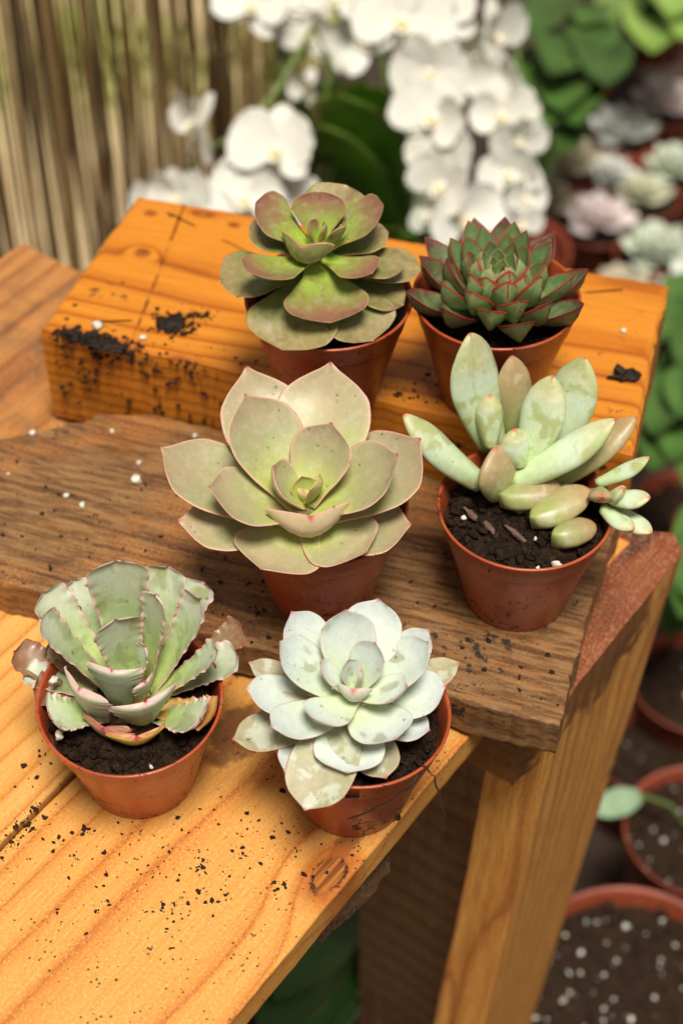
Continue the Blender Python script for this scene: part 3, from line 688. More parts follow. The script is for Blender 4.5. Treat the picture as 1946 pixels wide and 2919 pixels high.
P1=[
 (-4.0, 3.6, 65.0, 62.0, 40, 28.5, 18.8, 'o'),
 (-4.0, 3.6, 68.0, 85.5, 60, 21.5, 14.7, 'm'),
 (-4.0, 3.6, 67.0, 165.5, 38, 29.5, 16.8, 'm'),
 (-4.0, 3.6, 63.0, 164.5, 24, 28.5, 16.8, 'o'),
 (-4.0, 3.6, 67.0, 5.5, 40, 31.0, 15.2, 'm'),
 (-4.0, 3.6, 63.0, 10.5, 20, 28.0, 13.3, 'o'),
 (-4.0, 3.6, 66.0, -132.5, 18, 36.5, 15.3, 'm'),
 (-4.0, 3.6, 58.0, -167.0, 3, 37.0, 20.5, 'o'),
 (-4.0, 3.6, 66.0, -82.5, -8, 34.0, 22.4, 'm'),
 (-4.0, 3.6, 66.0, -44.0, 14, 28.5, 12.7, 'm'),
 (-4.0, 3.6, 62.0, -17.0, 9, 33.5, 14.3, 'o'),
 (-4.0, 3.6, 58.0, -1.5, 3, 38.0, 15.4, 'o'),
 (-4.0, 3.6, 59.0, -25.0, -8, 35.0, 14.3, 'o'),
 (-4.0, 3.6, 59.0, -109.5, -20, 38.5, 25.1, 'o'),
 (-4.0, 3.6, 58.0, -56.5, -18, 37.5, 21.0, 'o'),
 (-5.5, 0.3, 68.0, -91.5, 52, 15.5, 15.2, 'f'),
 (-4.0, 3.6, 70.0, -37.0, 50, 19.0, 6.6, 'c'),
 (-4.0, 3.6, 71.0, 149.5, 72, 10.0, 5.1, 'c'),
 (-4.0, 3.6, 71.0, -9.0, 74, 10.0, 4.0, 'c'),
]
P6=[
 (-1.3, -1.9, 57.0, 74.0, 38, 34.5, 17.6, 'm'),
 (-1.3, -1.9, 59.0, 102.0, 50, 29.5, 15.9, 'm'),
 (-1.3, -1.9, 55.0, 135.5, 34, 37.0, 15.5, 'o'),
 (-1.3, -1.9, 57.0, 162.5, 35, 33.0, 14.9, 'm'),
 (-1.3, -1.9, 52.5, 162.5, 12, 38.0, 10.2, 'd'),
 (-1.3, -1.9, 54.0, -177.5, 14, 37.0, 14.4, 'o'),
 (-1.3, -1.9, 56.0, -147.0, 14, 33.5, 13.9, 'm'),
 (-1.3, -1.9, 52.5, -163.0, -5, 41.5, 14.4, 'd'),
 (-1.3, -1.9, 59.0, -128.5, 24, 25.0, 13.3, 'm'),
 (-1.3, -1.9, 53.5, -131.0, -6, 34.0, 15.5, 'o'),
 (-1.3, -1.9, 55.0, -95.0, 1, 29.0, 19.7, 'm'),
 (-1.3, -1.9, 55.5, -109.5, -16, 39.0, 18.7, 'd2'),
 (-1.3, -1.9, 57.0, -57.5, 14, 25.5, 18.1, 'm'),
 (-1.3, -1.9, 52.5, -68.0, -8, 28.0, 13.4, 'd'),
 (-1.3, -1.9, 53.5, -23.0, 2, 27.0, 12.3, 'o'),
 (-1.3, -1.9, 54.0, 1.5, 17, 31.5, 16.6, 'o'),
 (-1.3, -1.9, 57.0, 21.5, 36, 32.0, 14.9, 'm'),
 (-1.3, -1.9, 53.0, 38.5, 28, 36.0, 13.4, 'o'),
 (-1.3, -1.9, 52.5, 24.5, 7, 39.5, 11.2, 'd'),
 (-1.3, -1.9, 61.0, 50.5, 60, 20.0, 11.1, 'i'),
 (-1.3, -1.9, 60.0, -18.5, 34, 21.5, 11.1, 'i'),
 (-1.3, -1.9, 60.0, 173.0, 50, 19.0, 7.4, 'i'),
 (-1.3, -1.9, 62.0, 128.5, 70, 13.0, 6.9, 'c'),
 (-1.3, -2.8, 62.0, 77.5, 68, 6.5, 9.5, 'f'),
 (-1.3, -1.9, 63.0, -13.5, 80, 11.0, 3.2, 'c'),
]
P5=[
 (0.4, 5.5, 44.0, 99.0, 66, 51.0, 21.5, 'm'),
 (0.4, 5.5, 42.0, 69.5, 42, 46.5, 16.6, 'o'),
 (0.4, 5.5, 40.0, 55.5, 28, 47.0, 14.4, 'o'),
 (0.4, 5.5, 46.0, 118.0, 77, 32.0, 15.9, 'i'),
 (0.4, 5.5, 45.0, 48.0, 69, 42.0, 12.4, 'm'),
 (0.4, 5.5, 43.0, 29.0, 52, 45.5, 16.0, 'm'),
 (0.4, 5.5, 39.0, 29.0, 20, 45.5, 13.3, 'd'),
 (0.4, 5.5, 43.0, 3.0, 38, 38.0, 12.7, 'm'),
 (0.4, 5.5, 41.0, 14.0, 18, 39.0, 16.0, 'o'),
 (0.4, 5.5, 40.0, -22.0, 10, 29.5, 14.4, 'y'),
 (0.4, 5.5, 43.0, 146.5, 42, 47.5, 16.5, 'm'),
 (0.4, 5.5, 44.0, 170.0, 52, 45.5, 13.2, 'm'),
 (0.4, 5.5, 41.0, 126.0, 40, 46.0, 12.2, 'o'),
 (0.4, 5.5, 40.0, 162.0, 12, 45.0, 14.4, 'd'),
 (0.4, 5.5, 40.0, 169.5, 9, 39.5, 12.2, 'o'),
 (0.4, 5.5, 40.0, -178.5, 12, 34.5, 14.4, 'd'),
 (0.4, 5.5, 41.0, -168.5, 34, 24.0, 18.8, 'f'),
 (-4.7, 6.3, 45.0, 102.0, 66, 8.0, 17.6, 'f'),
 (0.4, 5.5, 46.0, 34.0, 72, 21.0, 7.7, 'i'),
 (2.3, 2.5, 40.0, 52.5, 50, 6.0, 22.1, 'f'),
 (-7.5, 4.8, 37.0, -117.0, 38, 9.0, 18.9, 'd'),
 (-0.5, 5.6, 36.0, -94.5, 30, 14.5, 20.0, 'y'),
]
P4=[
 (-10.1, 29.3, 52.0, 138.0, 72, 47.0, 20.9, 'b'),
 (-0.2, 33.3, 50.0, 112.5, 72, 34.5, 13.6, 'g'),
 (-12.2, 23.0, 58.0, 101.0, 76, 20.5, 8.7, 'b'),
 (0.6, 14.6, 56.0, 55.5, 66, 35.0, 14.6, 'b'),
 (9.0, 23.4, 52.0, 48.5, 62, 39.5, 17.5, 'b'),
 (-2.6, 12.5, 58.0, 121.5, 74, 14.5, 10.2, 'b'),
 (-15.8, 10.3, 50.0, 164.0, 42, 39.5, 12.6, 'b'),
 (-9.7, 12.1, 50.0, 119.0, 50, 15.5, 18.9, 'g'),
 (-4.1, 9.2, 52.0, 7.0, 38, 43.5, 12.9, 'b'),
 (8.6, 12.4, 46.0, 23.5, 32, 41.0, 13.0, 'g'),
 (-10.0, 2.2, 44.0, 16.5, 12, 21.5, 13.2, 'g'),
 (1.4, -6.8, 42.0, 28.5, 18, 24.5, 13.5, 'g'),
 (8.2, -14.8, 39.0, 23.5, 8, 16.5, 10.1, 'g'),
 (26.5, 6.3, 54.0, 4.0, 35, 21.0, 6.6, 's'),
 (30.3, -1.1, 54.0, -23.0, 22, 15.0, 9.1, 's'),
 (30.5, -3.1, 56.0, -50.5, 60, 6.0, 7.1, 's'),
 (26.4, 3.6, 52.0, -97.5, 40, 60.5, 8.5, 's'),
 (27.9, -2.7, 50.0, -49.5, 5, 15.0, 7.2, 's'),
 (31.7, 0.2, 48.0, -47.0, 2, 18.5, 8.5, 's'),
]
# P1 green and bronze, rear left of the two
t, s = potted('P1', 'glossy green and bronze rosette with spoon leaves on the orange beam', soil_z=.041)
stem(t, (-.004, .0036, .068), .0042)
P1[15] = (-5.5, 0.8, 67.0, -112, 50, 17.0, 15.2, 'f')
P1[13] = (-4, 3.6, 61.5, -109.5, -17, 39.0, 25.1, 'o'); P1[14] = (-4, 3.6, 60.5, -56.5, -15, 38.0, 21.0, 'o')
rosette(t, P1, {'*': dict(wk=1.42, mat='L1', th=2.6, prof='spoon', bend=.12, cup=.28), 'o': dict(mat='L1o', bend=-.06, cup=.16, th=2.8), 'c': dict(cup=.5), 'f': dict(cup=.75, bend=.3, mat='L1')}, 100, 5)
pot_drops(t, 10, 1)
# P2 dark, red edged, rear right
t, s = potted('P2', 'dark green artichoke-like rosette with red edged pointed leaves on the orange beam', soil_z=.042)
stem(t, (0, .002, .05), .006)
rows = []; NL = 54
rg = random.Random(21)
for i in range(NL):
    f = (i + 1.5) / NL; az = i * 137.508 + rg.uniform(-7, 7) + 20
    el = 87 - 58 * f ** 1.3 + rg.uniform(-5, 5); L = 8.5 + 20.5 * f ** .72; w = 5 + 8.8 * f ** .6
    rb = 1.5 + 9.5 * f; a = R(az)
    rows.append((rb * math.cos(a), -2.5 + rb * math.sin(a), 54 - 7 * f, az, el, L + rg.uniform(-1, 1), w, 'o' if f > .8 or (f > .5 and rg.random() < .25) else 'c' if f < .3 else 'm'))
rosette(t, rows, {'*': dict(mat='L2', th=2.4, prof='acute', bend=.22, cup=.7, keel=.35, NT=20, NS=10), 'o': dict(mat='L2o', bend=.3, cup=.6), 'c': dict(mat='L2c')}, 200)
perl_in(s, [(-.018, -.004, .048, .7), (-.013, -.024, .044, .6)])
# P3 big olive-pink
t, s = potted('P3', 'large olive rosette with pink edged broad leaves on the brown middle board', soil_z=.042)
stem(t, (-.0053, -.0161, .064), .0055)
P3[12] = (-4.3, -20.5, 57.5, -82, 56, 17.0, 25.0, 'f')
rosette(t, P3, {'*': dict(wk=1.2, mat='L3', th=3.2, prof='ovate', bend=.14, cup=.22, tipcurl=.12), 'm': dict(cup=.3), 'i': dict(cup=.4), 'c': dict(mat='L3c', cup=.5, th=2), 'f': dict(cup=.62, bend=.2)}, 300, 12)
pot_drops(t, 45, 3)
# P4 thick mint fingers with an offset
t, s = potted('P4', 'succulent with thick mint finger leaves and a small offset hanging over the rim', soil_z=.043)
stem(t, (-.001, .013, .050), .0038)
P4[10] = (-9.5, 2.0, 49.5, 14, 6, 23.0, 13.2, 'gl'); P4[11] = (1.5, -7.5, 47.5, 30, 12, 25.0, 13.5, 'gl'); P4[12] = (8.5, -15.5, 46.5, 24, 4, 17.5, 10.4, 'gl')
P4[7] = (-8.5, 8.0, 47.0, 140, 78, 21.0, 21.0, 'g2')
P4[15] = (30.0, -2.5, 55.0, -30, 60, 8.5, 7.1, 's')
P4[16] = (27.0, 2.6, 53.0, -95, 38, 11.0, 8.5, 'sg')
main = [r for r in P4 if r[7][0] != 's']; off = [r for r in P4 if r[7][0] == 's']
SP4 = {'*': dict(wk=1.12, mat='L4', th=7.5, prof='fat', bend=.10, cup=-.05), 'b': dict(wk=1.2, th=9.0, cup=-.1), 'g': dict(mat='L4g', th=7.5, bend=.05), 'gl': dict(mat='L4g', th=8.5, bend=.0, prof='egg'), 'g2': dict(mat='L4g', th=9, bend=-.12), 's': dict(mat='L4', th=4.5), 'sg': dict(mat='L4g', th=5.5)}
rosette(t, main, SP4, 400)
ov = [(.0085, .0125, .046), (.018, .008, .047), (.0262, .0035, .0515), (.029, .0015, .0535)]
def tube(name, pts, r, mat, parent=None, n=8):
    vs = []; fs = []
    P = [Vector(p) for p in pts]; rs = r if isinstance(r, (list, tuple)) else [r] * len(P)
    for i, p in enumerate(P):
        T_ = (P[min(i + 1, len(P) - 1)] - P[max(i - 1, 0)]).normalized(); A = T_.orthogonal().normalized(); B = T_.cross(A)
        for k in range(n): a = 6.283 * k / n; vs.append(p + (A * math.cos(a) + B * math.sin(a)) * rs[i])
    for i in range(len(P) - 1):
        for k in range(n): fs.append((i * n + k, i * n + (k + 1) % n, (i + 1) * n + (k + 1) % n, (i + 1) * n + k))
    fs.append(tuple(range(n))[::-1]); fs.append(tuple((len(P) - 1) * n + k for k in range(n)))
    return link(name, mesh(name, [tuple(v) for v in vs], fs), mat, parent)
ofs = tube('offset_shoot', ov, [.0018, .002, .0022, .002], M['stem'], t)
ofs['label'] = 'small pale rosette offset leaning over the right rim'
rosette(ofs, off, SP4, 440)
pot_drops(t, 14, 4)
perl_in(s, [(.0095, -.0252, .0445, 1.5), (-.0285 + .006, -.002, .0445, .8), (.003, -.0125, .0445, .5), (.013, -.004, .047, .7), (.0028, -.0265, .0440, .6), (-.0065, .0035, .046, .65)])
for (x, y, a, L) in ((-.0195, .0, -55, .008), (-.0135, -.0065, -60, .007), (-.0035, -.0105, -50, .011)):
    b = link('bark_chip', blob('bark_chip', .002, int(L * 9999), 2, .5, .5), M['bark'], s); b.location = (x, y, .0445); b.scale = (L / .004, .7, .8); b.rotation_euler = (0, 0, R(a))
# P5 frilly
t, s = potted('P5', 'blue-green rosette with frilly pink leaf edges at the front left', soil_z=.040, tilt=(3.0, 0))
stem(t, (0, .0055, .0415), .0045)
P5[16] = (-12.0, -3.0, 42.5, -132, 78, 18.0, 20.0, 'f')
P5[17] = (-4.0, 2.0, 43.0, -100, 84, 19.5, 18.0, 'f')
P5[19] = (5.0, -4.5, 41.5, -66, 75, 16.0, 22.0, 'f')
P5[20] = (-6.0, -9.0, 40.0, -112, 68, 11.0, 19.0, 'd')
P5[21] = (2.5, -10.5, 40.0, -80, 60, 11.0, 21.0, 'y')
P5 += [(-4.0, 2.0, 41.0, -152, 24, 27.0, 18.0, 'o'), (4.0, 2.0, 41.0, -32, 24, 27.0, 18.0, 'o'), (-2.0, 6.0, 41.0, 150, 24, 33.0, 16.0, 'd'), (2.5, 3.5, 42.0, -40, 74, 16.0, 9.0, 'i')]
P5[9] = (2.0, 4.0, 41.5, -22, 14, 30.0, 16.0, 'y')
q = []
for (bx, by, bz, az, el, L, w, k) in P5:
    if k in 'moid' and L > 22 and el < 74:
        rb = 6.0 if k in 'mi' else 7.0; a, e = R(az), R(el); tip = Vector((bx, by, bz)) + Vector((math.cos(e) * math.cos(a), math.cos(e) * math.sin(a), math.sin(e))) * L
        b2 = Vector((bx + rb * math.cos(a), by + rb * math.sin(a), bz - 1.0)); d = tip - b2
        bx, by, bz = b2; L = d.length; az = math.degrees(math.atan2(d.y, d.x)); el = math.degrees(math.asin(d.z / L))
    q.append((bx, by, bz, az, el, L, w, k))
P5 = q
rosette(t, P5, {'*': dict(wk=.98, mat='L5', th=2.0, prof='trunc', bend=.1, cup=.4, crinkle=.00042, NT=60, NS=14), 'o': dict(mat='L5', crinkle=.0005, bend=.02), 'd': dict(mat='L5d', crinkle=.0006, bend=.2), 'y': dict(mat='L5y', crinkle=.0005, bend=.25, cup=.4), 'i': dict(crinkle=.0003, cup=.3, wk=1.12), 'f': dict(cup=.4, bend=.06, wk=1.15, ext=1.2)}, 500, 5, (.0002, .0009))
pot_drops(t, 45, 5)
perl_in(s, [(-.0235, -.0125, .0445, 1.25), (-.0265, .006, .051, 1.3), (.0085, -.0235, .042, .55), (.004, .004, .05, .6)])
# P6 pale
t, s = potted('P6', 'pale ice-blue rosette with grey water marks at the front plank edge', soil_z=.042, tilt=(0, 2.0))
stem(t, (-.0013, -.0019, .06), .0045)
P6[23] = (-1.3, -3.5, 61.0, -100, 63, 11.0, 10.0, 'f')
P6[11] = (-1.3, -1.9, 53.5, -112.5, -10, 41.0, 19.0, 'd2')
rosette(t, P6, {'*': dict(wk=1.22, mat='L6', th=2.4, prof='blunt', bend=.14, cup=.26, tipcurl=.1), 'o': dict(th=2.6), 'd': dict(mat='L6d', bend=.02, th=2.6), 'd2': dict(mat='L6d', bend=-.22, th=2.6), 'i': dict(cup=.4), 'c': dict(cup=.5, th=1.8), 'f': dict(cup=.6)}, 600, 2, (.0002, .0009))
pot_drops(t, 30, 6)
perl_in(s, [(.0265, .0075, .0465, 1.2), (.0245, .0035, .0455, 1.0), (.015, .024, .046, .8)])
rts = [[(.020, -.0215, .0485), (.0225, -.0235, .050), (.0255, -.0245, .046), (.0285, -.0265, .036), (.031, -.029, .027)],
       [(.024, -.020, .049), (.018, -.0285, .0455), (.009, -.0295, .036), (.0035, -.029, .030), (-.002, -.0275, .024)]]
for q in rts:
    sm = []
    for i in range(len(q) - 1):
        for j in range(6):
            u = j / 6; a_, b_ = Vector(q[i]), Vector(q[i + 1]); w_ = Vector((mnoise.noise(a_ * 900 + Vector((u * 3, 0, 0))), mnoise.noise(a_ * 700 + Vector((0, u * 3, 0))), mnoise.noise(a_ * 500 + Vector((0, 0, u * 3))))) * .0006
            sm.append(tuple(a_.lerp(b_, u * u * (3 - 2 * u) * .4 + u * .6) + w_))
    sm.append(q[-1]); tube('root', sm, [.0003 + .0003 * abs(mnoise.noise(Vector((i * .7, 0, 0)))) for i in range(len(sm))], M['root'], t, 6)
# ------------------------------------------------------------------ background
def at(x, y, Z):
    """point seen at photo position (x, y of 1568 x 2352) at depth Z"""
    c, s = math.cos(R(PITCH)), math.sin(R(PITCH)); u = (x - 784) / 3900 * Z; v = (1176 - y) / 3900 * Z
    return Vector((u, Z * c + v * s, .5164 - Z * s + v * c))
def at_z(x, y, z):
    d = at(x, y, 1) - Vector((0, 0, .5164)); return Vector((0, 0, .5164)) + d * ((z - .5164) / d.z)
PROFILES['round'] = [(0, .22), (.14, .55), (.38, .94), (.58, 1), (.78, .88), (.92, .58), (1, .12)]
PROFILES['ellip'] = [(0, .30), (.2, .68), (.5, 1), (.75, .86), (.92, .48), (1, .06)]
PROFILES['strap'] = [(0, .45), (.2, .7), (.5, .95), (.72, 1), (.9, .72), (.97, .4), (1, .05)]
# reed screen -----------------------------------------------------------------
def reed_mat():
    n = N('dry_reed'); co = n.co(); rd = n.rnd(); z = n.sep(co)[2]
    c = n.ramp(rd, [(0, (.04, .02, .008)), (.3, (.11, .05, .018)), (.4, (.22, .115, .04)), (.65, (.36, .22, .085)), (1, (.58, .42, .21))])
    f = n.noise(n.vmath('MULTIPLY', co, (1, 1, .06)), 600, 3, .6); c = n.mix(n.maprange(f, .4, .7, 0, .5), c, (.05, .028, .012))
    g = n.noise(n.vmath('ADD', co, n.vmath('MULTIPLY', (3, 5, 7), (1, 1, 1))), 9, 3); c = n.mix(n.maprange(g, .5, .7, 0, .4), c, (.45, .31, .15))
    return n.done(c, .6, n.bump(f, .4, .001))
M['reed'] = reed_mat()
def reed_mesh(r, seed):
    vs = []; fs = []; n = 7; K = 12; H = .95
    for k in range(K + 1):
        z = H * k / K; j = 1 + (.12 if k % 3 == 0 else 0) - .25 * k / K
        cx = .006 * mnoise.noise(Vector((k * .25, seed, 0))); cy = .004 * mnoise.noise(Vector((k * .25, seed, 9)))
        for i in range(n): a = 6.283 * i / n; vs.append((cx + r * j * math.cos(a), cy + r * j * math.sin(a), z))
    for k in range(K):
        for i in range(n): fs.append((k * n + i, k * n + (i + 1) % n, (k + 1) * n + (i + 1) % n, (k + 1) * n + i))
    fs.append(tuple(range(n))[::-1]); fs.append(tuple(K * n + i for i in range(n)))
    m = mesh('reed', vs, fs); m.materials.append(M['reed']); return m
RE = [reed_mesh(r, i) for i, r in enumerate((.0010, .0013, .0016, .0019, .0023, .003))]
fa = Vector((-.36, .72, GZ)); fb = Vector((-.035, 1.33, GZ))
fence = tag(empty('reed_screen', fa), 'brown dry reed screen fence standing behind at the left', 'reed screen')
rg = random.Random(31); u = 0.0; Lf = (fb - fa).length; dr = (fb - fa).normalized()
perp = Vector((dr.y, -dr.x, 0))
while u < Lf:
    big = rg.random(); r = rg.choice(RE[:4]) if big < .82 else rg.choice(RE[3:])
    o = link('reed', r, None, fence); p = dr * u + perp * rg.uniform(-.007, .007); o.location = p
    o.rotation_euler = (rg.gauss(0, .012), rg.gauss(0, .012), rg.uniform(0, 6)); o.scale = (1, 1, rg.uniform(.9, 1.05))
    u += rg.choice((.0020, .0026, .0032, .0038)) if rg.random() < .84 else rg.uniform(.005, .009)
for z in (.22, .62):
    pts = [tuple(dr * (Lf * k / 60) + Vector((.007 * (-1) ** k, 0, z + .004 * math.sin(k)))) for k in range(61)]
    tube('binding_wire', pts, .0009, M['root'], fence, 5)
# grass beyond the screen
vs = []; fs = []; rg = random.Random(5)
for _ in range(9000):
    x = rg.uniform(-1.6, .1); y = rg.uniform(1.0, 3.6)
    if y < 1.65 or y < 1.30 + 3.0 * (x + .2) or mnoise.noise(Vector((x * 2.2, y * 2.2, 0))) < .12: continue
    a = rg.uniform(0, 6.28); h = rg.uniform(.03, .10); w = rg.uniform(.002, .004); lx, ly = rg.uniform(-.03, .03), rg.uniform(-.03, .03)
    c, s_ = math.cos(a) * w, math.sin(a) * w; b = len(vs)
    vs += [(x - c, y - s_, GZ - .004), (x + c, y + s_, GZ - .004), (x + lx * .5 + c * .7, y + ly * .5 + s_ * .7, GZ + h * .6), (x + lx * .5 - c * .7, y + ly * .5 - s_ * .7, GZ + h * .6), (x + lx, y + ly, GZ + h)]
    fs += [(b, b + 1, b + 2, b + 3), (b + 3, b + 2, b + 4)]
M['grass'] = flat('grass', (.24, .26, .05), (.38, .38, .10), 5, .6, 0, .1, .001, 0, .3)
tag(link('grass', mesh('grass', vs, fs), M['grass']), 'yellow-green grass growing beyond the reed screen', 'grass', kind='stuff')

# orchids ---------------------------------------------------------------------
M['white'] = flat('orchid_white', (.80, .78, .70), (.86, .84, .76), 120, .6, 0, .15, .001, 0, .14)
def lip_mat():
    n = N('orchid_lip'); al = n.att('along'); c = n.ramp(al, [(0, (.66, .38, .06)), (.25, (.82, .62, .16)), (.5, (.86, .80, .58)), (1, (.87, .86, .80))]); return n.done(c, .5)
M['lip'] = lip_mat()
M['ostem'] = flat('orchid_stem', (.10, .16, .03), (.16, .20, .05), 60, .5)
M['oleaf'] = flat('orchid_leaf', (.09, .21, .025), (.18, .33, .05), 30, .4, .1, .2, .002, .25, .12)
M['bud'] = flat('orchid_bud', (.42, .44, .10), (.50, .52, .16), 90, .5, .2)
M['stake'] = flat('black_stake', (.01, .012, .01), (.02, .022, .018), 60, .5)
PETS = [leaf_mesh('petal', .036, .044, .0008, 'round', b_, c_, seed=s_, NT=20, NS=12, crinkle=.0016, twist=t_) for b_, c_, s_, t_ in ((-.10, .12, 3, .1), (-.2, .3, 4, -.15), (.1, .05, 9, .2))]; PET = PETS[0]
SEP = leaf_mesh('sepal', .036, .026, .0008, 'ellip', -.10, .08, seed=5, NT=12, NS=8)
LIP = leaf_mesh('lip', .017, .015, .0014, 'round', .3, .8, seed=7, NT=10, NS=8)
COLM = blob('flower_column', .0042, 5, 2, 1.5, .15)
for m_, k in ((PETS[0], 'white'), (PETS[1], 'white'), (PETS[2], 'white'), (SEP, 'white'), (LIP, 'lip'), (COLM, 'white')): m_.materials.append(M[k])
def flower(parent, pos, k, yaw, pitch, roll, rg):
    """pos in the plant's frame; faces -y (the camera side) turned by yaw / pitch"""
    f = link('flower', COLM, None, parent)
    m = Matrix.Rotation(R(yaw), 4, 'Z') @ Matrix.Rotation(R(90 - pitch), 4, 'X') @ Matrix.Rotation(R(roll), 4, 'Z')
    f.matrix_local = Matrix.Translation(pos) @ m @ Matrix.Scale(k, 4)
    def put(me, name, ang, tilt, z=0, sc=1):
        o = link(name, me, None, f)
        o.matrix_local = Matrix.Translation((0, 0, z)) @ Matrix.Rotation(R(ang), 4, 'Z') @ Matrix.Rotation(R(-tilt), 4, 'Y') @ Matrix.Rotation(R(rg.uniform(-8, 8)), 4, 'X') @ Matrix.Scale(sc, 4)
    for a in (90, 215, 325): put(SEP, 'sepal', a + rg.uniform(-10, 10), rg.uniform(-18, 22), -.001, rg.uniform(.85, 1.05))
    for a in (12, 168): put(rg.choice(PETS), 'petal', a + rg.uniform(-10, 10), rg.uniform(-8, 30), .0012, rg.uniform(.85, 1.08))
    put(LIP, 'lip', 270, 40, .003, .75); put(LIP, 'lip', 250, 65, .003, .5); put(LIP, 'lip', 290, 65, .003, .5)
def orchid(label, base, spikes, leaves, stakes=(), seed=0, buds=()):
    """spikes: list of [stem points], [(x, y, Z, radius px, yaw, pitch)]"""
    rg = random.Random(seed); b = Vector((base[0], base[1], GZ))
    t = tag(empty('orchid_plant', b), label, 'orchid', 'white orchids behind the bench')
    p = link('pot', BIGPOT, None, t); p.scale = (1.0, 1.0, 1.15)
    tag(link('bark_mix', soil_mesh('bark_mix', .054, .118, 3 + seed, .004), M['soil_bg'], t))
    for pts, fl in spikes:
        tube('spike', [tuple(Vector(q) - b) for q in pts], [.0022] * (len(pts) - 1) + [.0014], M['ostem'], t, 7)
        for (x, y, Z, r, yaw, pitch) in fl:
            flower(t, at(x, y, Z) - b, r * Z / 3900 / .0375, yaw + rg.uniform(-24, 24), pitch + rg.uniform(-12, 12), rg.uniform(-22, 22), rg)
    for (tip, w) in leaves:
        tv = Vector(tip) - b; bs = Vector((tv.x * .12, tv.y * .12, .12)); d = tv - bs
        me = leaf_mesh('leaf', d.length, w, .003, 'strap', -.12, .18, seed=rg.randint(0, 99), NT=16, NS=6); me.materials.append(M['oleaf'])
        az = math.degrees(math.atan2(d.y, d.x)); el = math.degrees(math.asin(d.z / d.length)); link('leaf', me, None, t, leaf_mtx(bs, az, el))
    for a_, c_ in stakes: tube('stake', [tuple(Vector(a_) - b), tuple(Vector(c_) - b)], .0035, M['stake'], t, 8)
    for (x, y, Z, r) in buds:
        o = link('bud', blob('bud', r, 3, 2, 1.3, .2), M['bud'], t); o.location = at(x, y, Z) - b
    return t
BPROF = [(.040, 0), (.042, .001), (.054, .115), (.0565, .116), (.060, .134), (.0612, .136), (.060, .137), (.058, .134), (.056, .118), (.05, .08)]
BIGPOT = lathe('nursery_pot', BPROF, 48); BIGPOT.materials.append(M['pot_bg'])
def P(x, y, Z): return tuple(at(x, y, Z))
orchid('orchid with a low cluster of large white flowers at the left', (-.055, 1.03),
       [([(-.055, 1.03, -.43), P(720, 380, 1.24), P(760, 150, 1.20), P(720, 60, 1.18), P(640, 200, 1.16), P(560, 300, 1.15), P(470, 350, 1.14), P(400, 430, 1.13)],
         [(640, 345, 1.12, 118, -6, 30), (455, 285, 1.12, 100, -55, 20), (565, 455, 1.13, 112, 0, 30), (410, 450, 1.13, 80, -30, 20), (668, 470, 1.14, 95, 15, 25), (490, 480, 1.14, 90, -15, 30), (600, 430, 1.15, 115, 5, 30), (370, 480, 1.14, 85, -20, 25)])],
       [(P(700, 330, 1.22), .06), (P(560, 520, 1.15), .055), (P(800, 290, 1.2), .055)], seed=1)
orchid('orchid with white flowers hanging at the top centre edge', (-.005, 1.34),
       [([(-.005, 1.34, -.43), P(650, 400, 1.42), P(655, 150, 1.38), P(690, 40, 1.34), P(740, -60, 1.28), P(640, -90, 1.26), P(540, 0, 1.26)],
         [(580, 10, 1.24, 95, -20, 25), (715, 70, 1.26, 88, 5, 25), (830, 90, 1.28, 95, 10, 30), (770, -10, 1.25, 90, -10, 30), (705, 205, 1.27, 55, -30, 5), (650, -20, 1.25, 90, 5, 25)])],
       [(P(740, 190, 1.28), .06), (P(860, 200, 1.3), .06), (P(900, 330, 1.3), .055), (P(680, 380, 1.3), .055)], [((-.035, 1.335, -.43), P(652, 110, 1.4))], seed=2, buds=((625, 160, 1.3, .008), (690, 110, 1.3, .007)))
orchid('orchid with a long dense cascade of white flowers right of centre', (.055, 1.18),
       [([(.055, 1.18, -.43), P(880, 430, 1.26), P(885, 200, 1.24), P(870, 30, 1.22), P(900, -20, 1.18), P(960, 60, 1.16), P(1000, 180, 1.16), P(1020, 300, 1.15), P(1035, 420, 1.15), P(1060, 510, 1.14)],
         [(925, 45, 1.14, 122, 8, 30), (1010, 40, 1.17, 100, 25, 30), (985, 165, 1.14, 112, -25, 25), (1000, 270, 1.14, 108, -28, 25), (1012, 350, 1.14, 100, -30, 20), (1018, 425, 1.13, 104, -28, 22), (1060, 495, 1.13, 100, -10, 25), (995, 490, 1.14, 75, -35, 20)])],
       [(P(770, 220, 1.16), .075), (P(840, 190, 1.17), .08), (P(730, 300, 1.15), .06), (P(930, 300, 1.22), .06), (P(860, 520, 1.12), .06), (P(960, 545, 1.12), .05)], [((.06, 1.17, -.43), P(888, 160, 1.25))], seed=3)
orchid('orchid with a narrow cascade of white flowers, rightmost of the orchids', (.14, 1.20),
       [([(.14, 1.20, -.43), P(1180, 480, 1.28), P(1200, 250, 1.26), P(1180, 40, 1.24), P(1130, 0, 1.22), P(1120, 80, 1.20), P(1140, 200, 1.19), P(1165, 330, 1.18), P(1185, 420, 1.18), P(1200, 500, 1.17)],
         [(1130, 75, 1.19, 88, 55, 15), (1110, 120, 1.2, 80, -60, 10), (1150, 175, 1.18, 84, -40, 20), (1150, 262, 1.18, 90, -20, 25), (1190, 320, 1.18, 82, 25, 20), (1168, 395, 1.17, 88, -30, 20), (1200, 455, 1.17, 70, 20, 20), (1195, 510, 1.17, 60, 0, 20)])],
       [(P(1240, 300, 1.3), .05), (P(1010, 540, 1.15), .05), (P(1110, 560, 1.15), .05)], seed=4)

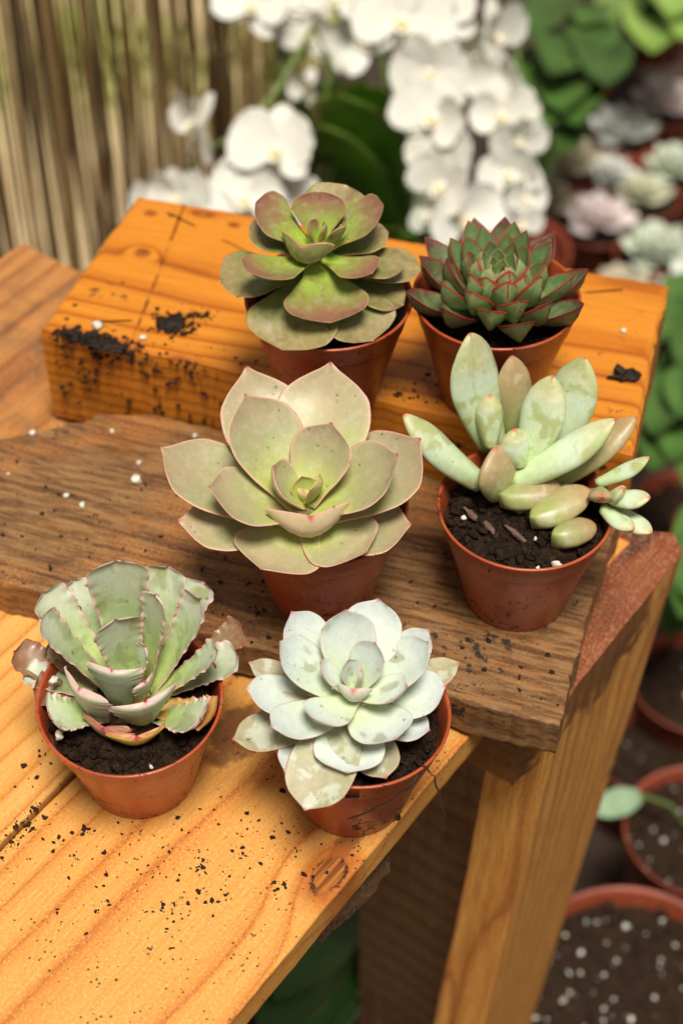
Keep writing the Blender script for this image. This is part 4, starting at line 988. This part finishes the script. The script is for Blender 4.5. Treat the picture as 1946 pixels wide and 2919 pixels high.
# leafy plants in nursery pots ------------------------------------------------
M['gleaf'] = flat('broad_green_leaf', (.03, .08, .012), (.09, .18, .035), 22, .42, .1, .2, .002, .3, .15)
M['lgleaf'] = flat('bright_green_leaf', (.15, .27, .04), (.26, .38, .09), 22, .42, .1, .2, .002, .25, .15)
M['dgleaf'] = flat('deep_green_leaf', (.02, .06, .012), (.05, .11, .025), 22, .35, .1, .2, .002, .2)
M['sleaf'] = flat('silver_green_leaf', (.20, .30, .17), (.28, .38, .24), 40, .5, .1, .2, .002)
BL = {k: leaf_mesh('broad_leaf_' + k, .10, .044, .0022, 'ellip', -.16, .35, seed=i, NT=14, NS=8) for i, k in enumerate(('gleaf', 'lgleaf', 'dgleaf', 'sleaf'))}
for k, m_ in BL.items(): m_.materials.append(M[k])
def leafy(label, base, tips, matk, seed, group='leafy potted plants on the ground', scale=1.0):
    rg = random.Random(seed); b = Vector((base[0], base[1], GZ)); t = tag(empty('leafy_plant', b), label, 'plant', group)
    p = link('pot', BIGPOT, None, t); p.scale = (.8, .8, .75)
    link('soil', soil_mesh('soil', .044, .088, seed, .003), M['soil_bg'], t)
    for tip in tips:
        tv = Vector(tip) - b; d0 = tv - Vector((0, 0, .09)); L = min(.11, d0.length * .7) * scale; dirn = Vector((d0.x, d0.y, d0.z * .35 + rg.uniform(-.02, .02))).normalized()
        bs = tv - dirn * L
        az = math.degrees(math.atan2(dirn.y, dirn.x)); el = math.degrees(math.asin(dirn.z))
        lf = link('leaf', BL[matk], None, t); lf.matrix_local = leaf_mtx(bs, az, el, rg.uniform(-20, 20)) @ Matrix.Scale(L / .1, 4)
        tube('stalk', [(0, 0, .085), tuple(bs * .5 + Vector((0, 0, .06))), tuple(bs)], [.003, .0025, .002], M['ostem'], t, 6)
    return t
leafy('dark leafy green plant behind the rightmost orchid', at_z(1300, 330, GZ)[:2], [P(1230, 90, 1.55), P(1330, 60, 1.6), P(1390, 200, 1.5), P(1290, 260, 1.5), P(1220, 300, 1.5), P(1360, 130, 1.55), P(1260, 170, 1.5), P(1215, 220, 1.55), P(1330, 290, 1.5), P(1260, 360, 1.5), P(1230, 20, 1.65)], 'gleaf', 1, scale=1.15)
leafy('bright broad-leaved green plant in the upper right corner', at_z(1500, 120, GZ)[:2], [P(1420, 60, 1.7), P(1560, 90, 1.65), P(1500, 120, 1.65), P(1470, -10, 1.75), P(1580, 10, 1.7), P(1400, -10, 1.8), P(1540, 40, 1.65)], 'lgleaf', 2, scale=1.5)
leafy('green leafy plant beside the right end of the beam', at_z(1600, 900, GZ)[:2], [P(1500, 790, 1.3), P(1530, 720, 1.35), P(1560, 850, 1.25), P(1500, 1000, 1.2), P(1490, 1080, 1.2), P(1560, 960, 1.2), P(1540, 1060, 1.2), P(1530, 880, 1.3), P(1600, 780, 1.3), P(1480, 960, 1.25), P(1580, 1130, 1.2)], 'gleaf', 3, scale=.75)
leafy('green leafy plant at the right edge below the beam', at_z(1640, 1420, GZ)[:2], [P(1555, 1330, 1.15), P(1560, 1420, 1.1), P(1530, 1460, 1.15), P(1580, 1380, 1.1), P(1560, 1260, 1.2)], 'gleaf', 4)
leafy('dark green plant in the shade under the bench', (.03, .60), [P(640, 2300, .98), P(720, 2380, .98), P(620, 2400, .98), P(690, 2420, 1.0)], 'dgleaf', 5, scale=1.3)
# small potted rosettes on the ground ------------------------------------------
def rosmat(name, a, b): return flat(name, a, b, 60, .5, .15, .2, .001, .18)
RM = dict(grey=rosmat('grey_blue_leaf', (.52, .57, .52), (.62, .62, .57)), lilac=rosmat('lilac_leaf', (.62, .50, .49), (.70, .60, .57)), cream=rosmat('cream_green_leaf', (.42, .43, .27), (.50, .50, .36)),
          dim=rosmat('dull_olive_leaf', (.36, .32, .22), (.46, .40, .28)), pale=rosmat('pale_green_leaf', (.42, .49, .36), (.52, .56, .45)))
RL = {}
for i, (k, m_) in enumerate(RM.items()):
    RL[k] = leaf_mesh('rosette_leaf_' + k, .03, .018, .004, 'ovate', .12, .2, seed=i, NT=10, NS=6); RL[k].materials.append(m_)
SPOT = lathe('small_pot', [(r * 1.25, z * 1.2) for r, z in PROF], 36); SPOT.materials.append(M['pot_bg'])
def small(x, y, k, label, sc, seed):
    rg = random.Random(seed); p = at_z(x, y, GZ + .075); t = tag(empty('small_succulent', (p.x, p.y, GZ)), label, 'succulent', 'small potted rosettes on the ground')
    link('pot', SPOT, None, t); link('soil', soil_mesh('soil', .037, .05, seed, .003), M['soil_bg'], t)
    for i in range(22):
        f = (i + 1) / 22; az = i * 137.5 + rg.uniform(-8, 8); el = 80 - 62 * f; kk = sc * (.45 + .65 * f)
        o = link('leaf', RL[k], None, t); o.matrix_local = leaf_mtx(Vector((0, 0, .062 - .008 * f)), az, el) @ Matrix.Scale(kk, 4)
for i, (x, y, k, sc, lb) in enumerate([
    (1425, 275, 'grey', 1.05, 'grey-blue rosette in a small pot left of the lilac one'), (1525, 215, 'lilac', 1.1, 'lilac-pink rosette in a small pot at the right edge'),
    (1550, 360, 'pale', .95, 'whitish green rosette at the right edge below the lilac one'), (1475, 420, 'cream', .85, 'cream-green rosette between two grey ones'),
    (1375, 480, 'lilac', 1.0, 'round greyish lilac rosette nearest the white orchids'), (1300, 350, 'dim', 1.1, 'dull olive rosette half hidden behind the rightmost orchid'),
    (1260, 440, 'dim', .9, 'dull olive rosette low beside the rightmost orchid'), (1510, 555, 'pale', 1.1, 'pale green rosette just above the right end of the beam'),
    (1430, 650, 'dim', 1.0, 'dull green rosette partly behind the beam end'), (1405, 370, 'grey', .7, 'smallest grey rosette between the cream and lilac ones'),
    (1590, 640, 'grey', 1.0, 'grey rosette cut off by the right edge beside the beam end')]):
    small(x, y, k, lb, sc * 1.28, 40 + i)
# big pots of soil and perlite, lower right ------------------------------------
def soil_pot(x, y, r, zr, label, seed, np_):
    p = at_z(x, y, zr); k = r / .060; t = tag(empty('soil_filled_pot', (p.x, p.y, GZ)), label, 'pot', 'large nursery pots of soil at the lower right')
    pot_ = link('pot', BIGPOT, None, t); hz = (zr - GZ) / .137; pot_.scale = (k, k, hz)
    s = link('soil', soil_mesh('soil', .0575 * k, zr - GZ - .012, seed, .005), M['soil_bg'], t); rg = random.Random(seed)
    gp = []
    for _ in range(220): a = rg.uniform(0, 6.28); rr = .055 * k * math.sqrt(rg.random()); gp.append((rr * math.cos(a), rr * math.sin(a), zr - GZ - .011, .0008 + .0035 * rg.random() ** 3))
    tag(scatter('soil_grains', gp, M['soil_bg'], seed, s), kind='stuff')
    for i in range(np_):
        a = rg.uniform(0, 6.28); rr = .055 * k * math.sqrt(rg.random()); o = link('perlite', rg.choice(PERL), None, s)
        sc = .2 + .8 * rg.random() ** 2; o.location = (rr * math.cos(a), rr * math.sin(a), zr - GZ - .0105); o.scale = (sc * rg.uniform(.8, 1.6), sc, sc * .8); o.rotation_euler = (rg.uniform(-.6, .6), rg.uniform(-.6, .6), a * 3)
    return t
soil_pot(1455, 2270, .069, -.40, 'wide terracotta pot of brown soil dotted with perlite, lower right', 1, 115)
t = soil_pot(1610, 1905, .050, -.42, 'terracotta pot with darker soil at the right edge above the perlite pot', 2, 34)
b = t.location; lf = link('leaf', BL['sleaf'], None, t); tipv = at(1368, 1862, 1.085) - b; rootv = at(1472, 1826, 1.105) - b; dd = tipv - rootv
lf.matrix_local = leaf_mtx(rootv, math.degrees(math.atan2(dd.y, dd.x)), math.degrees(math.asin(dd.z / dd.length)), -25) @ Matrix.Scale(dd.length / .1 * 1.1, 4)
tube('stalk', [(0, 0, -.42 - GZ - .012), (rootv.x * .55, rootv.y * .55, -.42 - GZ + .012), tuple(rootv)], [.002, .0018, .0014], M['ostem'], t, 6)
lf['label'] = 'single silvery green leaf hanging over the rim'
soil_pot(1600, 1560, .048, -.45, 'terracotta pot in shade at the right edge beside the post', 3, 10)
soil_pot(1470, 1720, .036, -.47, 'small dark terracotta pot right behind the post', 4, 6)
soil_pot(1580, 1170, .045, -.46, 'terracotta pot behind the mint offset at the right edge', 5, 8)
